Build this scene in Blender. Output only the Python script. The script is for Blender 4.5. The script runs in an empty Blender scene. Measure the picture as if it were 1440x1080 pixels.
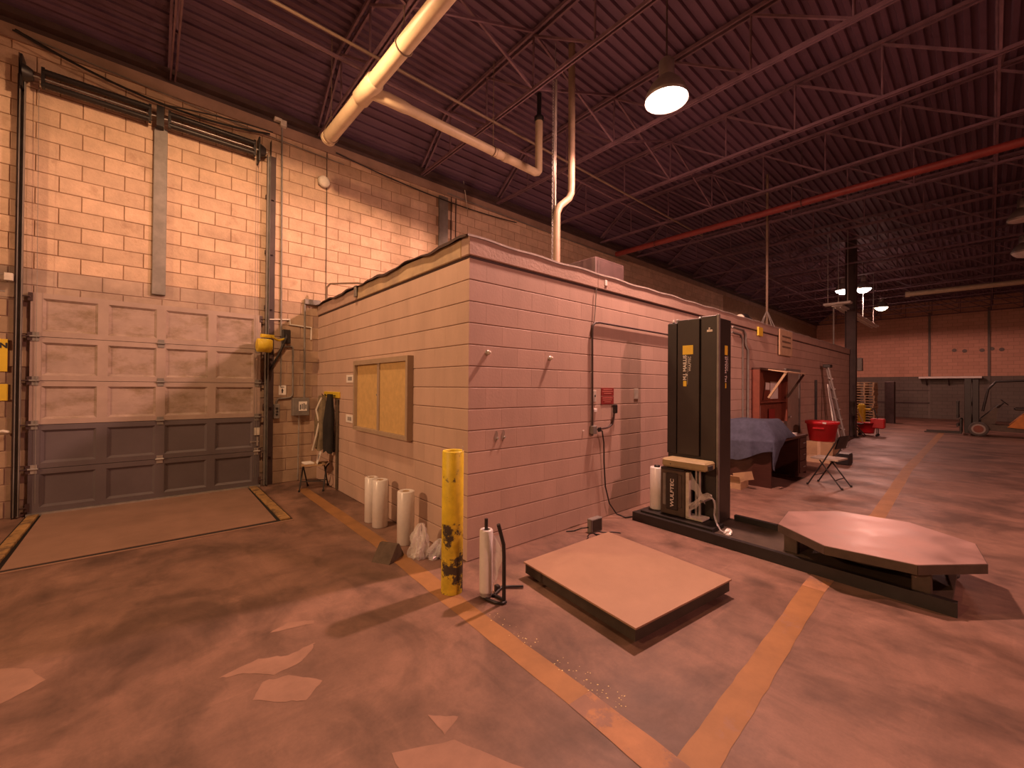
import bpy, math, random
from mathutils import Vector, Matrix
random.seed(7)
S = bpy.context.scene
COL = S.collection
PI = math.pi
W = 4.584            # inner face of the long block wall
BH = 0.2032          # block course
BL = 0.4064          # block length

# ------------------------------------------------------------------ camera
cam_d = bpy.data.cameras.new('camera'); cam = bpy.data.objects.new('camera', cam_d); COL.objects.link(cam)
cam_d.sensor_width = 36.0; cam_d.lens = 586.49 / 1440 * 36.0
cam_d.clip_start = 0.05; cam_d.clip_end = 200
yaw, pit, rol = math.radians(48.8358), math.radians(0.4255), math.radians(0.4667)
fw = Vector((math.cos(yaw) * math.cos(pit), math.sin(yaw) * math.cos(pit), math.sin(pit)))
rt = Vector((math.sin(yaw), -math.cos(yaw), 0)); up = rt.cross(fw)
rt2 = math.cos(rol) * rt + math.sin(rol) * up; up2 = rt2.cross(fw)
Mx = Matrix((rt2, up2, -fw)).transposed().to_4x4(); Mx.translation = Vector((-2.25674, -3.19894, 1.63283))
cam.matrix_world = Mx
S.camera = cam

# ------------------------------------------------------------------ world and exposure
wd = bpy.data.worlds.new('night'); S.world = wd; wd.use_nodes = True
wd.node_tree.nodes['Background'].inputs[0].default_value = (0.30, 0.12, 0.16, 1)
wd.node_tree.nodes['Background'].inputs[1].default_value = 0.05
S.view_settings.view_transform = 'Standard'; S.view_settings.look = 'None'
S.view_settings.exposure = 0.0; S.view_settings.gamma = 1.0; S.view_settings.use_curve_mapping = False

LAMP_PINK = (1.0, 0.50, 0.38)
LAMP_AMBER = (1.0, 0.54, 0.28)
LAMP_ROSE = (1.0, 0.42, 0.34)
# x, y, z, power, colour, lit, label
LAMPS = [
    (2.69, -0.49, 5.30, 1120, LAMP_PINK, 1, 'glaring round high-bay lamp hanging over the wrapping machine'),
    (-1.25, 1.32, 5.72, 370, LAMP_AMBER, 1, 'high-bay lamp above the dock leveler at the top edge'),
    (4.0, -8.6, 5.60, 880, LAMP_ROSE, 1, 'high-bay lamp out of frame far right of the wrapping machine'),
    (-11.0, -0.4, 5.60, 1700, LAMP_AMBER, 1, 'high-bay lamp out of frame far left of the dock door'),
    (19.2, 0.74, 5.70, 300, LAMP_PINK, 1, 'left one of the two bright lamps close together far away'),
    (19.45, 0.14, 5.70, 300, LAMP_PINK, 1, 'right one of the two bright lamps close together far away'),
    (25.0, 0.30, 5.70, 480, LAMP_ROSE, 1, 'farthest lit lamp, alone near the far block wall'),
    (13.96, -3.75, 5.85, 0, LAMP_PINK, 0, 'unlit high-bay lamp at the right edge, higher one'),
    (17.8, -3.9, 5.85, 0, LAMP_PINK, 0, 'unlit high-bay lamp at the right edge, lower one'),
]

# ------------------------------------------------------------------ materials
MATS = {}
def mat(name, col, rough=0.7, metal=0.0, var=0.18, scale=6.0, col2=None, th=None, bump=0.0, bscale=40.0, perobj=0.0, island=0.0, soft=0.05,
        stretch=(1, 1, 1), trans=0.0, emit=0.0, emitcol=None, alpha=1.0, coat=0.0, rough_var=0.0):
    """procedural principled material; noise darkens / lightens the colour; col2 appears above threshold th"""
    m = bpy.data.materials.new(name); m.use_nodes = True
    nt = m.node_tree; N = nt.nodes; L = nt.links
    b = N['Principled BSDF']
    b.inputs['Roughness'].default_value = rough; b.inputs['Metallic'].default_value = metal
    if trans: b.inputs['Transmission Weight'].default_value = trans
    if alpha < 1: b.inputs['Alpha'].default_value = alpha
    if emit:
        b.inputs['Emission Color'].default_value = (*(emitcol or col), 1); b.inputs['Emission Strength'].default_value = emit
    if coat: b.inputs['Coat Weight'].default_value = coat
    geo = N.new('ShaderNodeNewGeometry'); mp = N.new('ShaderNodeMapping'); mp.inputs['Scale'].default_value = stretch
    L.new(geo.outputs['Position'], mp.inputs['Vector'])
    nz = N.new('ShaderNodeTexNoise'); nz.inputs['Scale'].default_value = scale; nz.inputs['Detail'].default_value = 6; nz.inputs['Roughness'].default_value = 0.62
    L.new(mp.outputs[0], nz.inputs['Vector'])
    mr = N.new('ShaderNodeMapRange'); mr.inputs[1].default_value = 0.28; mr.inputs[2].default_value = 0.72
    mr.inputs[3].default_value = 1 - var; mr.inputs[4].default_value = 1 + var
    L.new(nz.outputs['Fac'], mr.inputs[0])
    val = mr.outputs[0]
    src = None
    if perobj:
        oi = N.new('ShaderNodeObjectInfo'); src = oi.outputs['Random']
        pv = perobj
    elif island:
        src = geo.outputs['Random Per Island']; pv = island
    if src is not None:
        m2 = N.new('ShaderNodeMapRange'); m2.inputs[3].default_value = 1 - pv; m2.inputs[4].default_value = 1 + pv
        L.new(src, m2.inputs[0])
        mm = N.new('ShaderNodeMath'); mm.operation = 'MULTIPLY'; L.new(val, mm.inputs[0]); L.new(m2.outputs[0], mm.inputs[1]); val = mm.outputs[0]
    rgb = N.new('ShaderNodeRGB'); rgb.outputs[0].default_value = (*col, 1); csock = rgb.outputs[0]
    if col2 is not None:
        n2 = N.new('ShaderNodeTexNoise'); n2.inputs['Scale'].default_value = scale * 0.7; n2.inputs['Detail'].default_value = 8; n2.inputs['Roughness'].default_value = 0.7
        L.new(mp.outputs[0], n2.inputs['Vector'])
        r = N.new('ShaderNodeMapRange'); t = th if th is not None else 0.55
        r.inputs[1].default_value = t; r.inputs[2].default_value = t + soft
        L.new(n2.outputs['Fac'], r.inputs[0])
        mx = N.new('ShaderNodeMix'); mx.data_type = 'RGBA'; L.new(r.outputs[0], mx.inputs[0]); L.new(csock, mx.inputs[6]); mx.inputs[7].default_value = (*col2, 1); csock = mx.outputs[2]
    vm = N.new('ShaderNodeVectorMath'); vm.operation = 'SCALE'; L.new(csock, vm.inputs[0]); L.new(val, vm.inputs['Scale'])
    L.new(vm.outputs[0], b.inputs['Base Color'])
    if rough_var:
        rr = N.new('ShaderNodeMapRange'); rr.inputs[1].default_value = 0.3; rr.inputs[2].default_value = 0.7
        rr.inputs[3].default_value = rough - rough_var; rr.inputs[4].default_value = rough + rough_var
        L.new(nz.outputs['Fac'], rr.inputs[0]); L.new(rr.outputs[0], b.inputs['Roughness'])
    if bump:
        n3 = N.new('ShaderNodeTexNoise'); n3.inputs['Scale'].default_value = bscale; n3.inputs['Detail'].default_value = 4
        L.new(geo.outputs['Position'], n3.inputs['Vector'])
        bp = N.new('ShaderNodeBump'); bp.inputs['Strength'].default_value = bump; bp.inputs['Distance'].default_value = 0.01
        L.new(n3.outputs['Fac'], bp.inputs['Height']); L.new(bp.outputs[0], b.inputs['Normal'])
    MATS[name] = m
    return m

mat('cream_block', (0.58, 0.42, 0.30), 0.9, var=0.16, scale=5, bump=0.5, perobj=0.10, col2=(0.47, 0.32, 0.22), th=0.56, soft=0.12)
mat('cream_block_far', (0.58, 0.42, 0.30), 0.9, var=0.16, scale=5, bump=0.5, island=0.10)
mat('cream_mortar', (0.30, 0.19, 0.12), 0.95)
mat('gray_block', (0.56, 0.41, 0.335), 0.62, var=0.10, scale=3, bump=0.12, perobj=0.05, stretch=(1, 1, 0.4))
mat('gray_block_far', (0.56, 0.41, 0.335), 0.62, var=0.10, scale=3, bump=0.12, island=0.05)
mat('shaded_gray_block', (0.40, 0.285, 0.20), 0.7, var=0.22, scale=2.5, bump=0.15, perobj=0.06, col2=(0.26, 0.175, 0.11), th=0.55, soft=0.2)  # gray paint darkened for the office's shadow on the back wall, plus grime blotches
mat('gray_mortar', (0.34, 0.235, 0.185), 0.8)
mat('fascia_gray', (0.46, 0.33, 0.27), 0.7, var=0.12, scale=3, bump=0.3)
mat('fascia_peel', (0.50, 0.38, 0.24), 0.7, var=0.2, scale=3, col2=(0.40, 0.30, 0.22), th=0.45, soft=0.2)
mat('membrane', (0.45, 0.40, 0.36), 0.6, var=0.3, scale=9)
mat('dirty_lintel', (0.38, 0.29, 0.23), 0.85, var=0.35, scale=3)
mat('steel_dark', (0.06, 0.035, 0.034), 0.6, 0.0, var=0.3, scale=5)
mat('steel_joist', (0.15, 0.085, 0.11), 0.6, 0.0, var=0.3, scale=5)
mat('shaded_bond_beam', (0.30, 0.20, 0.15), 0.8, var=0.2, scale=3)  # cream wall colour, darkened to put in the shade under the roof edge
mat('black_metal', (0.02, 0.017, 0.017), 0.45, 0.0, var=0.3)
mat('mast_black', (0.032, 0.026, 0.022), 0.42, 0.0, var=0.2, scale=3)
mat('galv', (0.48, 0.47, 0.45), 0.38, 0.7, var=0.2, scale=12)
mat('gray_steel', (0.21, 0.195, 0.18), 0.55, 0.1, var=0.25, scale=6)
mat('deck', (0.115, 0.062, 0.10), 0.65, 0.0, var=0.25, scale=1.2, stretch=(0.3, 2, 1))
mat('pvc', (0.52, 0.42, 0.28), 0.45, var=0.12, scale=6)
mat('old_pipe', (0.20, 0.14, 0.095), 0.55, 0.0, var=0.2)
mat('red_pipe', (0.22, 0.035, 0.03), 0.5, var=0.2)
mat('white_paint', (0.75, 0.73, 0.68), 0.5, var=0.08)
mat('dirty_white', (0.62, 0.58, 0.50), 0.6, var=0.2, scale=12)
mat('paper', (0.82, 0.80, 0.76), 0.8, var=0.04)
mat('ink', (0.03, 0.03, 0.035), 0.7)
mat('gray_ink', (0.30, 0.28, 0.27), 0.7)
mat('film_roll', (0.80, 0.78, 0.76), 0.28, var=0.05, scale=20, coat=0.3)
mat('cardboard', (0.42, 0.28, 0.16), 0.85, var=0.12, scale=8)
mat('kraft_light', (0.58, 0.42, 0.27), 0.85, var=0.12, scale=8)
mat('wood_raw', (0.50, 0.36, 0.22), 0.8, var=0.25, scale=10)
mat('wood_gray', (0.10, 0.073, 0.05), 0.85, var=0.3, scale=14, bump=0.4)
mat('cork', (0.60, 0.42, 0.17), 0.85, var=0.12, scale=14)
mat('oak_frame', (0.40, 0.31, 0.22), 0.55, var=0.12)
mat('yellow_chipped', (0.74, 0.58, 0.03), 0.5, var=0.2, scale=9, col2=(0.06, 0.045, 0.03), th=0.62)
mat('yellow_chipped_low', (0.66, 0.50, 0.035), 0.55, var=0.25, scale=11, col2=(0.06, 0.045, 0.03), th=0.51)
mat('yellow_paint', (0.70, 0.52, 0.035), 0.55, var=0.15)
mat('yellow_sign', (0.80, 0.58, 0.05), 0.6, var=0.08)
mat('red_plastic', (0.55, 0.02, 0.03), 0.4, var=0.1)
mat('red_sign', (0.28, 0.03, 0.025), 0.6, var=0.1)
mat('red_sign_text', (0.62, 0.22, 0.18), 0.6)
mat('navy_cloth', (0.062, 0.072, 0.115), 0.95, var=0.25, scale=12, bump=0.6, bscale=120)
mat('dark_cloth', (0.02, 0.018, 0.018), 0.95, var=0.3)
mat('tan_cloth', (0.20, 0.16, 0.10), 0.95, var=0.4, scale=9)
mat('mahogany', (0.060, 0.022, 0.016), 0.4, var=0.2, scale=6, stretch=(1, 1, 6))
mat('red_wood', (0.20, 0.055, 0.032), 0.55, var=0.2, scale=6)
mat('office_door_tan', (0.32, 0.26, 0.21), 0.6, var=0.1)
mat('alu', (0.62, 0.61, 0.60), 0.35, 0.6, var=0.1)
mat('forklift_orange', (0.50, 0.17, 0.02), 0.5, var=0.2)
mat('rubber', (0.02, 0.018, 0.018), 0.85)
mat('tyre_gray', (0.10, 0.09, 0.085), 0.8)
mat('rim_gray', (0.32, 0.28, 0.25), 0.6)
mat('door_upper', (0.37, 0.285, 0.245), 0.55, var=0.14, scale=3)
mat('door_panel_upper', (0.37, 0.285, 0.245), 0.55, var=0.16, scale=4, col2=(0.20, 0.145, 0.085), th=0.47, soft=0.22, stretch=(1, 1, 1.8))
mat('door_lower', (0.115, 0.098, 0.108), 0.5, var=0.12, scale=3)
mat('olive_beam', (0.36, 0.30, 0.16), 0.45, var=0.12)
mat('machine_brown', (0.085, 0.062, 0.047), 0.55, 0.2, var=0.25, scale=8)
mat('turntable_steel', (0.38, 0.24, 0.215), 0.42, 0.25, var=0.22, scale=3.5, rough_var=0.12)
mat('scale_plate', (0.36, 0.225, 0.15), 0.55, 0.1, var=0.10, scale=3, bump=0.15, bscale=160)
mat('plate_side', (0.05, 0.04, 0.03), 0.6, 0.2, var=0.3)
mat('leveler_plate', (0.30, 0.185, 0.135), 0.6, 0.1, var=0.22, scale=1.6)
mat('slot_black', (0.012, 0.01, 0.01), 0.9)
mat('curb_yellow', (0.36, 0.22, 0.085), 0.7, var=0.35, scale=9, col2=(0.14, 0.09, 0.05), th=0.48, soft=0.12)
mat('stretch_plastic', (0.85, 0.83, 0.82), 0.12, var=0.03, alpha=0.45)
mat('lamp_shell', (0.35, 0.33, 0.31), 0.4, 0.5)
mat('lamp_inside', (0.85, 0.83, 0.80), 0.3)
mat('lamp_glow', (1, 0.9, 0.85), 0.5, emit=14, emitcol=(1.0, 0.83, 0.74))
mat('lamp_glow_amber', (1, 0.85, 0.6), 0.5, emit=14, emitcol=(1.0, 0.78, 0.50))
mat('far_wall_lower', (0.17, 0.15, 0.13), 0.8, var=0.15, scale=1.5)
mat('chalk_chip', (0.75, 0.62, 0.30), 0.8, var=0.2)

# concrete floor: patchy, dirt-streaked, slightly polished
def concrete(name, base, dark, streaks=True):
    m = bpy.data.materials.new(name); m.use_nodes = True; nt = m.node_tree; N = nt.nodes; L = nt.links
    b = N['Principled BSDF']; geo = N.new('ShaderNodeNewGeometry')
    def noise(scale, st=(1, 1, 1), rot=0.0, det=8, dist=0.0, off=(0, 0, 0)):
        mp = N.new('ShaderNodeMapping'); mp.inputs['Scale'].default_value = st; mp.inputs['Rotation'].default_value = (0, 0, rot); mp.inputs['Location'].default_value = off
        L.new(geo.outputs['Position'], mp.inputs['Vector'])
        n = N.new('ShaderNodeTexNoise'); n.inputs['Scale'].default_value = scale; n.inputs['Detail'].default_value = det; n.inputs['Roughness'].default_value = 0.6; n.inputs['Distortion'].default_value = dist
        L.new(mp.outputs[0], n.inputs['Vector']); return n.outputs['Fac']
    def rng(s, a, bb, lo, hi):
        r = N.new('ShaderNodeMapRange'); r.inputs[1].default_value = a; r.inputs[2].default_value = bb; r.inputs[3].default_value = lo; r.inputs[4].default_value = hi
        L.new(s, r.inputs[0]); return r.outputs[0]
    def mul(a, c):
        q = N.new('ShaderNodeMath'); q.operation = 'MULTIPLY'; L.new(a, q.inputs[0]); L.new(c, q.inputs[1]); return q.outputs[0]
    v = rng(noise(0.9, dist=1.2), 0.3, 0.7, 0.62, 1.24)
    v = mul(v, rng(noise(6.0), 0.3, 0.7, 0.88, 1.1))
    v = mul(v, rng(noise(60.0, det=3), 0.3, 0.7, 0.93, 1.06))
    v = mul(v, rng(noise(1.4, (2.6, 0.5, 1), 0.35, dist=1.6), 0.52, 0.72, 1.0, 0.82))     # tyre and drag marks towards the dock
    v = mul(v, rng(noise(2.2, (0.5, 2.2, 1), -0.5, dist=0.6, off=(3, 1, 0)), 0.58, 0.70, 1.0, 0.88))
    v = mul(v, rng(noise(2.0, (1, 1, 1), 0, dist=0.3, off=(9, 4, 0)), 0.62, 0.66, 1.0, 1.16))
    v = mul(v, rng(noise(1.2, (1.0, 0.8, 1), 0.6, det=12, dist=0.8, off=(2.3, 7.7, 0)), 0.47, 0.63, 1.06, 0.58))     # oily traffic dirt
    v = mul(v, rng(noise(4.5, (1.0, 0.6, 1), 0.9, det=12, dist=0.5, off=(6.3, 1.7, 0)), 0.50, 0.66, 1.05, 0.80))
    v = mul(v, rng(noise(3.0, (0.35, 4.0, 1), 0.95, det=6, off=(4, 4, 0)), 0.62, 0.70, 1.0, 1.14))               # scrapes
    rgb = N.new('ShaderNodeRGB'); rgb.outputs[0].default_value = (*base, 1)
    vm = N.new('ShaderNodeVectorMath'); vm.operation = 'SCALE'; L.new(rgb.outputs[0], vm.inputs[0]); L.new(v, vm.inputs['Scale'])
    L.new(vm.outputs[0], b.inputs['Base Color'])
    L.new(rng(noise(1.1, off=(5, 5, 0)), 0.3, 0.7, 0.42, 0.68), b.inputs['Roughness'])
    bp = N.new('ShaderNodeBump'); bp.inputs['Strength'].default_value = 0.12; bp.inputs['Distance'].default_value = 0.01
    L.new(noise(14.0), bp.inputs['Height']); L.new(bp.outputs[0], b.inputs['Normal'])
    MATS[name] = m
concrete('concrete', (0.225, 0.130, 0.097), (0.1, 0.08, 0.07))
mat('concrete_bare', (0.30, 0.176, 0.128), 0.7, var=0.16, scale=7)
mat('line_yellow', (0.31, 0.155, 0.058), 0.6, var=0.22, scale=4, col2=(0.30, 0.16, 0.09), th=0.60)
mat('line_worn', (0.38, 0.19, 0.09), 0.65, var=0.25, scale=5, col2=(0.26, 0.145, 0.105), th=0.50)

# far block wall: courses are under four pixels tall, so the material carries them
def far_block(name, c1, c2, mort):
    m = bpy.data.materials.new(name); m.use_nodes = True; nt = m.node_tree; N = nt.nodes; L = nt.links
    b = N['Principled BSDF']; b.inputs['Roughness'].default_value = 0.9
    geo = N.new('ShaderNodeNewGeometry'); sx = N.new('ShaderNodeSeparateXYZ'); cx = N.new('ShaderNodeCombineXYZ')
    L.new(geo.outputs['Position'], sx.inputs[0]); L.new(sx.outputs['Y'], cx.inputs['X']); L.new(sx.outputs['Z'], cx.inputs['Y'])
    br = N.new('ShaderNodeTexBrick'); br.inputs['Scale'].default_value = 1.0; br.inputs['Brick Width'].default_value = BL; br.inputs['Row Height'].default_value = BH
    br.inputs['Mortar Size'].default_value = 0.008; br.inputs['Color1'].default_value = (*c1, 1); br.inputs['Color2'].default_value = (*c2, 1); br.inputs['Mortar'].default_value = (*mort, 1)
    L.new(cx.outputs[0], br.inputs['Vector']); L.new(br.outputs['Color'], b.inputs['Base Color'])
    MATS[name] = m
far_block('far_block', (0.62, 0.36, 0.26), (0.55, 0.32, 0.23), (0.38, 0.23, 0.16))
far_block('far_block_gray', (0.17, 0.15, 0.13), (0.15, 0.135, 0.115), (0.10, 0.09, 0.08))

# ------------------------------------------------------------------ mesh helpers
class MB:
    def __init__(s): s.v = []; s.f = []; s.sm = []
    def add(s, vs, fs, smooth=False):
        o = len(s.v); s.v += [tuple(p) for p in vs]; s.f += [tuple(i + o for i in q) for q in fs]; s.sm += [smooth] * len(fs); return s
    def box(s, a, b, rz=0.0, c=None):
        x0, y0, z0 = [min(a[i], b[i]) for i in range(3)]; x1, y1, z1 = [max(a[i], b[i]) for i in range(3)]
        vs = [(x0, y0, z0), (x1, y0, z0), (x1, y1, z0), (x0, y1, z0), (x0, y0, z1), (x1, y0, z1), (x1, y1, z1), (x0, y1, z1)]
        if rz:
            if c is None: c = ((x0 + x1) / 2, (y0 + y1) / 2)
            k, n = math.cos(rz), math.sin(rz)
            vs = [(c[0] + (x - c[0]) * k - (y - c[1]) * n, c[1] + (x - c[0]) * n + (y - c[1]) * k, z) for x, y, z in vs]
        return s.add(vs, [(0, 3, 2, 1), (4, 5, 6, 7), (0, 1, 5, 4), (1, 2, 6, 5), (2, 3, 7, 6), (3, 0, 4, 7)])
    def bbox(s, a, b, e=0.01):
        """box with chamfered edges"""
        x0, y0, z0 = [min(a[i], b[i]) for i in range(3)]; x1, y1, z1 = [max(a[i], b[i]) for i in range(3)]
        e = min(e, (x1 - x0) / 2.1, (y1 - y0) / 2.1, (z1 - z0) / 2.1)
        vs = []; idx = {}
        for ix, X in ((0, x0), (1, x1)):
            for iy, Y in ((0, y0), (1, y1)):
                for iz, Zc in ((0, z0), (1, z1)):
                    dx, dy, dz = (e if ix == 0 else -e), (e if iy == 0 else -e), (e if iz == 0 else -e)
                    for ax, p in (('x', (X, Y + dy, Zc + dz)), ('y', (X + dx, Y, Zc + dz)), ('z', (X + dx, Y + dy, Zc))):
                        idx[(ix, iy, iz, ax)] = len(vs); vs.append(p)
        fs = []
        g = lambda *k: idx[k]
        fs.append((g(0,0,0,'x'), g(0,0,1,'x'), g(0,1,1,'x'), g(0,1,0,'x'))); fs.append((g(1,0,0,'x'), g(1,1,0,'x'), g(1,1,1,'x'), g(1,0,1,'x')))
        fs.append((g(0,0,0,'y'), g(1,0,0,'y'), g(1,0,1,'y'), g(0,0,1,'y'))); fs.append((g(0,1,0,'y'), g(0,1,1,'y'), g(1,1,1,'y'), g(1,1,0,'y')))
        fs.append((g(0,0,0,'z'), g(0,1,0,'z'), g(1,1,0,'z'), g(1,0,0,'z'))); fs.append((g(0,0,1,'z'), g(1,0,1,'z'), g(1,1,1,'z'), g(0,1,1,'z')))
        for iy in (0, 1):
            for iz in (0, 1): fs.append((g(0,iy,iz,'y'), g(1,iy,iz,'y'), g(1,iy,iz,'z'), g(0,iy,iz,'z')))
        for ix in (0, 1):
            for iz in (0, 1): fs.append((g(ix,0,iz,'x'), g(ix,1,iz,'x'), g(ix,1,iz,'z'), g(ix,0,iz,'z')))
        for ix in (0, 1):
            for iy in (0, 1): fs.append((g(ix,iy,0,'x'), g(ix,iy,1,'x'), g(ix,iy,1,'y'), g(ix,iy,0,'y')))
        for ix in (0, 1):
            for iy in (0, 1):
                for iz in (0, 1): fs.append((g(ix,iy,iz,'x'), g(ix,iy,iz,'y'), g(ix,iy,iz,'z')))
        return s.add(vs, fs)
    def prism(s, pts, z0, z1):
        n = len(pts); vs = [(x, y, z0) for x, y in pts] + [(x, y, z1) for x, y in pts]
        fs = [tuple(range(n - 1, -1, -1)), tuple(range(n, 2 * n))] + [(i, (i + 1) % n, n + (i + 1) % n, n + i) for i in range(n)]
        return s.add(vs, fs)
    def tube(s, pts, r, n=8, cap=True, radii=None):
        pts = [Vector(p) for p in pts]; rings = []; prev = None
        for i, p in enumerate(pts):
            if i == 0: d = pts[1] - p
            elif i == len(pts) - 1: d = p - pts[i - 1]
            else: d = (pts[i + 1] - p).normalized() + (p - pts[i - 1]).normalized()
            d = d.normalized() if d.length > 1e-9 else Vector((0, 0, 1))
            if prev is None:
                h = Vector((0, 0, 1)) if abs(d.z) < 0.9 else Vector((1, 0, 0)); u = d.cross(h).normalized()
            else:
                u = (prev - d * prev.dot(d)); u = u.normalized() if u.length > 1e-6 else d.cross(Vector((0.3, 0.5, 0.8))).normalized()
            w = d.cross(u); prev = u; rr = radii[i] if radii else r
            rings.append([p + (u * math.cos(2 * PI * k / n) + w * math.sin(2 * PI * k / n)) * rr for k in range(n)])
        vs = [q for R in rings for q in R]; fs = []
        for i in range(len(rings) - 1):
            for k in range(n):
                k2 = (k + 1) % n; fs.append((i * n + k, i * n + k2, (i + 1) * n + k2, (i + 1) * n + k))
        s.add(vs, fs, n > 5)
        if cap: s.add(rings[0], [tuple(range(n - 1, -1, -1))]); s.add(rings[-1], [tuple(range(n))])
        return s
    def bar(s, a, b, w, h):
        """rectangular bar from a to b, w across (horizontal), h deep"""
        a, b = Vector(a), Vector(b); d = (b - a).normalized()
        hh = Vector((0, 0, 1)) if abs(d.z) < 0.95 else Vector((1, 0, 0))
        u = d.cross(hh).normalized() * w / 2; v = u.cross(d).normalized() * h / 2
        vs = [a - u - v, a + u - v, a + u + v, a - u + v, b - u - v, b + u - v, b + u + v, b - u + v]
        return s.add(vs, [(0, 3, 2, 1), (4, 5, 6, 7), (0, 1, 5, 4), (1, 2, 6, 5), (2, 3, 7, 6), (3, 0, 4, 7)])
    def lathe(s, prof, c, n=24, cap0=True, cap1=True):
        """prof: list of (radius, z); axis vertical through c"""
        vs = []
        for r, z in prof:
            for k in range(n): vs.append((c[0] + r * math.cos(2 * PI * k / n), c[1] + r * math.sin(2 * PI * k / n), c[2] + z))
        fs = []
        for i in range(len(prof) - 1):
            for k in range(n):
                k2 = (k + 1) % n; fs.append((i * n + k, i * n + k2, (i + 1) * n + k2, (i + 1) * n + k))
        s.add(vs, fs, True)
        if cap0: s.add(vs[:n], [tuple(range(n - 1, -1, -1))])
        if cap1: s.add(vs[-n:], [tuple(range(n))])
        return s
    def grid(s, fn, nu, nv, smooth=True):
        vs = [fn(i / nu, j / nv) for j in range(nv + 1) for i in range(nu + 1)]
        fs = [(j * (nu + 1) + i, j * (nu + 1) + i + 1, (j + 1) * (nu + 1) + i + 1, (j + 1) * (nu + 1) + i) for j in range(nv) for i in range(nu)]
        return s.add(vs, fs, smooth)
    def mesh(s, name, m, org=(0, 0, 0)):
        me = bpy.data.meshes.new(name); ox, oy, oz = org
        me.from_pydata([(x - ox, y - oy, z - oz) for x, y, z in s.v], [], s.f); me.update()
        me.polygons.foreach_set('use_smooth', s.sm)
        me.materials.append(MATS[m] if isinstance(m, str) else m); return me
    def build(s, name, m, parent=None, org=None):
        """verts are given in world space; a part's mesh is stored relative to its thing's base"""
        if org is None: org = base_of(parent) if parent is not None else (0, 0, 0)
        o = bpy.data.objects.new(name, s.mesh(name, m, org)); COL.objects.link(o)
        if parent is not None: o.parent = parent
        return o
def base_of(o):
    while o.parent is not None: o = o.parent
    return tuple(o.location)
def tag(o, label=None, cat=None, group=None, kind=None):
    if label: o['label'] = label
    if cat: o['category'] = cat
    if group: o['group'] = group
    if kind: o['kind'] = kind
    return o
def thing(name, loc, label, cat, group=None):
    o = bpy.data.objects.new(name, None); COL.objects.link(o); o.location = loc; o.empty_display_size = 0.1
    return tag(o, label, cat, group)
def struct(name, loc=(0, 0, 0), label=None):
    o = bpy.data.objects.new(name, None); COL.objects.link(o); o.location = loc; o.empty_display_size = 0.1
    return tag(o, label, None, None, 'structure')
def single(mb, name, m, base, label, cat, group=None):
    o = mb.build(name, m, None, base); o.location = base
    return tag(o, label, cat, group)
def copy_tree(o, parent=None):
    c = o.copy(); COL.objects.link(c); c.parent = parent
    for ch in list(o.children): copy_tree(ch, c)
    return c
def text(name, body, size, origin, xdir, ydir, m, parent, ext=0.001, align='LEFT', sx=1.0, bold=0.0):
    cu = bpy.data.curves.new(name, 'FONT'); cu.body = body; cu.size = size; cu.extrude = ext; cu.align_x = align; cu.align_y = 'CENTER'; cu.offset = bold
    to = bpy.data.objects.new(name, cu); COL.objects.link(to)
    dg = bpy.context.evaluated_depsgraph_get(); dg.update()
    me = bpy.data.meshes.new_from_object(to.evaluated_get(dg)); bpy.data.objects.remove(to)
    X = Vector(xdir).normalized(); Y = Vector(ydir).normalized(); Zd = X.cross(Y); org = Vector(base_of(parent)) if parent else Vector((0, 0, 0))
    for v in me.vertices:
        p = Vector(origin) + X * v.co.x * sx + Y * v.co.y + Zd * v.co.z - org; v.co = p
    me.materials.clear(); me.materials.append(MATS[m])
    o = bpy.data.objects.new(name, me); COL.objects.link(o); o.parent = parent
    return o
def arc(c, r, a0, a1, n, ax='xz'):
    out = []
    for i in range(n + 1):
        a = a0 + (a1 - a0) * i / n
        if ax == 'xz': out.append((c[0] + r * math.cos(a), c[1], c[2] + r * math.sin(a)))
        elif ax == 'yz': out.append((c[0], c[1] + r * math.cos(a), c[2] + r * math.sin(a)))
        else: out.append((c[0] + r * math.cos(a), c[1] + r * math.sin(a), c[2]))
    return out
def rnd(a, b): return random.uniform(a, b)

#==PART2==
# ================================================================== STRUCTURE
# ---- floor
fl = struct('floor')
MB().box((-18, -16, -0.2), (33, 4.9, 0)).build('slab', 'concrete', fl)
def floor_strip(pts, w, m, z=0.0015, name='painted_line'):
    mb = MB(); vs = []
    for i, p in enumerate(pts):
        a = pts[max(0, i - 1)]; b = pts[min(len(pts) - 1, i + 1)]; d = Vector((b[0] - a[0], b[1] - a[1])).normalized(); nn = Vector((-d.y, d.x))
        ww = w * rnd(0.94, 1.06) / 2
        vs += [(p[0] + nn.x * ww, p[1] + nn.y * ww, z), (p[0] - nn.x * ww, p[1] - nn.y * ww, z)]
    mb.add(vs, [(2 * i, 2 * i + 1, 2 * i + 3, 2 * i + 2) for i in range(len(pts) - 1)])
    return mb.build(name, m, fl)
def sub(pts, n):
    out = []
    for a, b in zip(pts[:-1], pts[1:]):
        for k in range(n): t = k / n; out.append((a[0] + (b[0] - a[0]) * t, a[1] + (b[1] - a[1]) * t))
    return out + [pts[-1]]
floor_strip(sub([(-0.40, 3.95), (-0.415, 1.0), (-0.45, 0.15), (-0.49, -0.7), (-0.525, -1.78)], 8), 0.16, 'line_yellow')
floor_strip(sub([(-0.527, -1.78), (-0.575, -2.55)], 6), 0.17, 'line_worn', 0.0024)
floor_strip(sub([(-0.60, -2.37), (0.3, -2.33), (1.87, -2.25)], 10), 0.15, 'line_yellow')
floor_strip(sub([(1.87, -2.25), (4.0, -2.23)], 8), 0.16, 'line_worn', 0.0024)
floor_strip(sub([(4.0, -2.23), (4.94, -2.25), (9.58, -2.09), (21, -2.0)], 8), 0.16, 'line_yellow')
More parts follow.
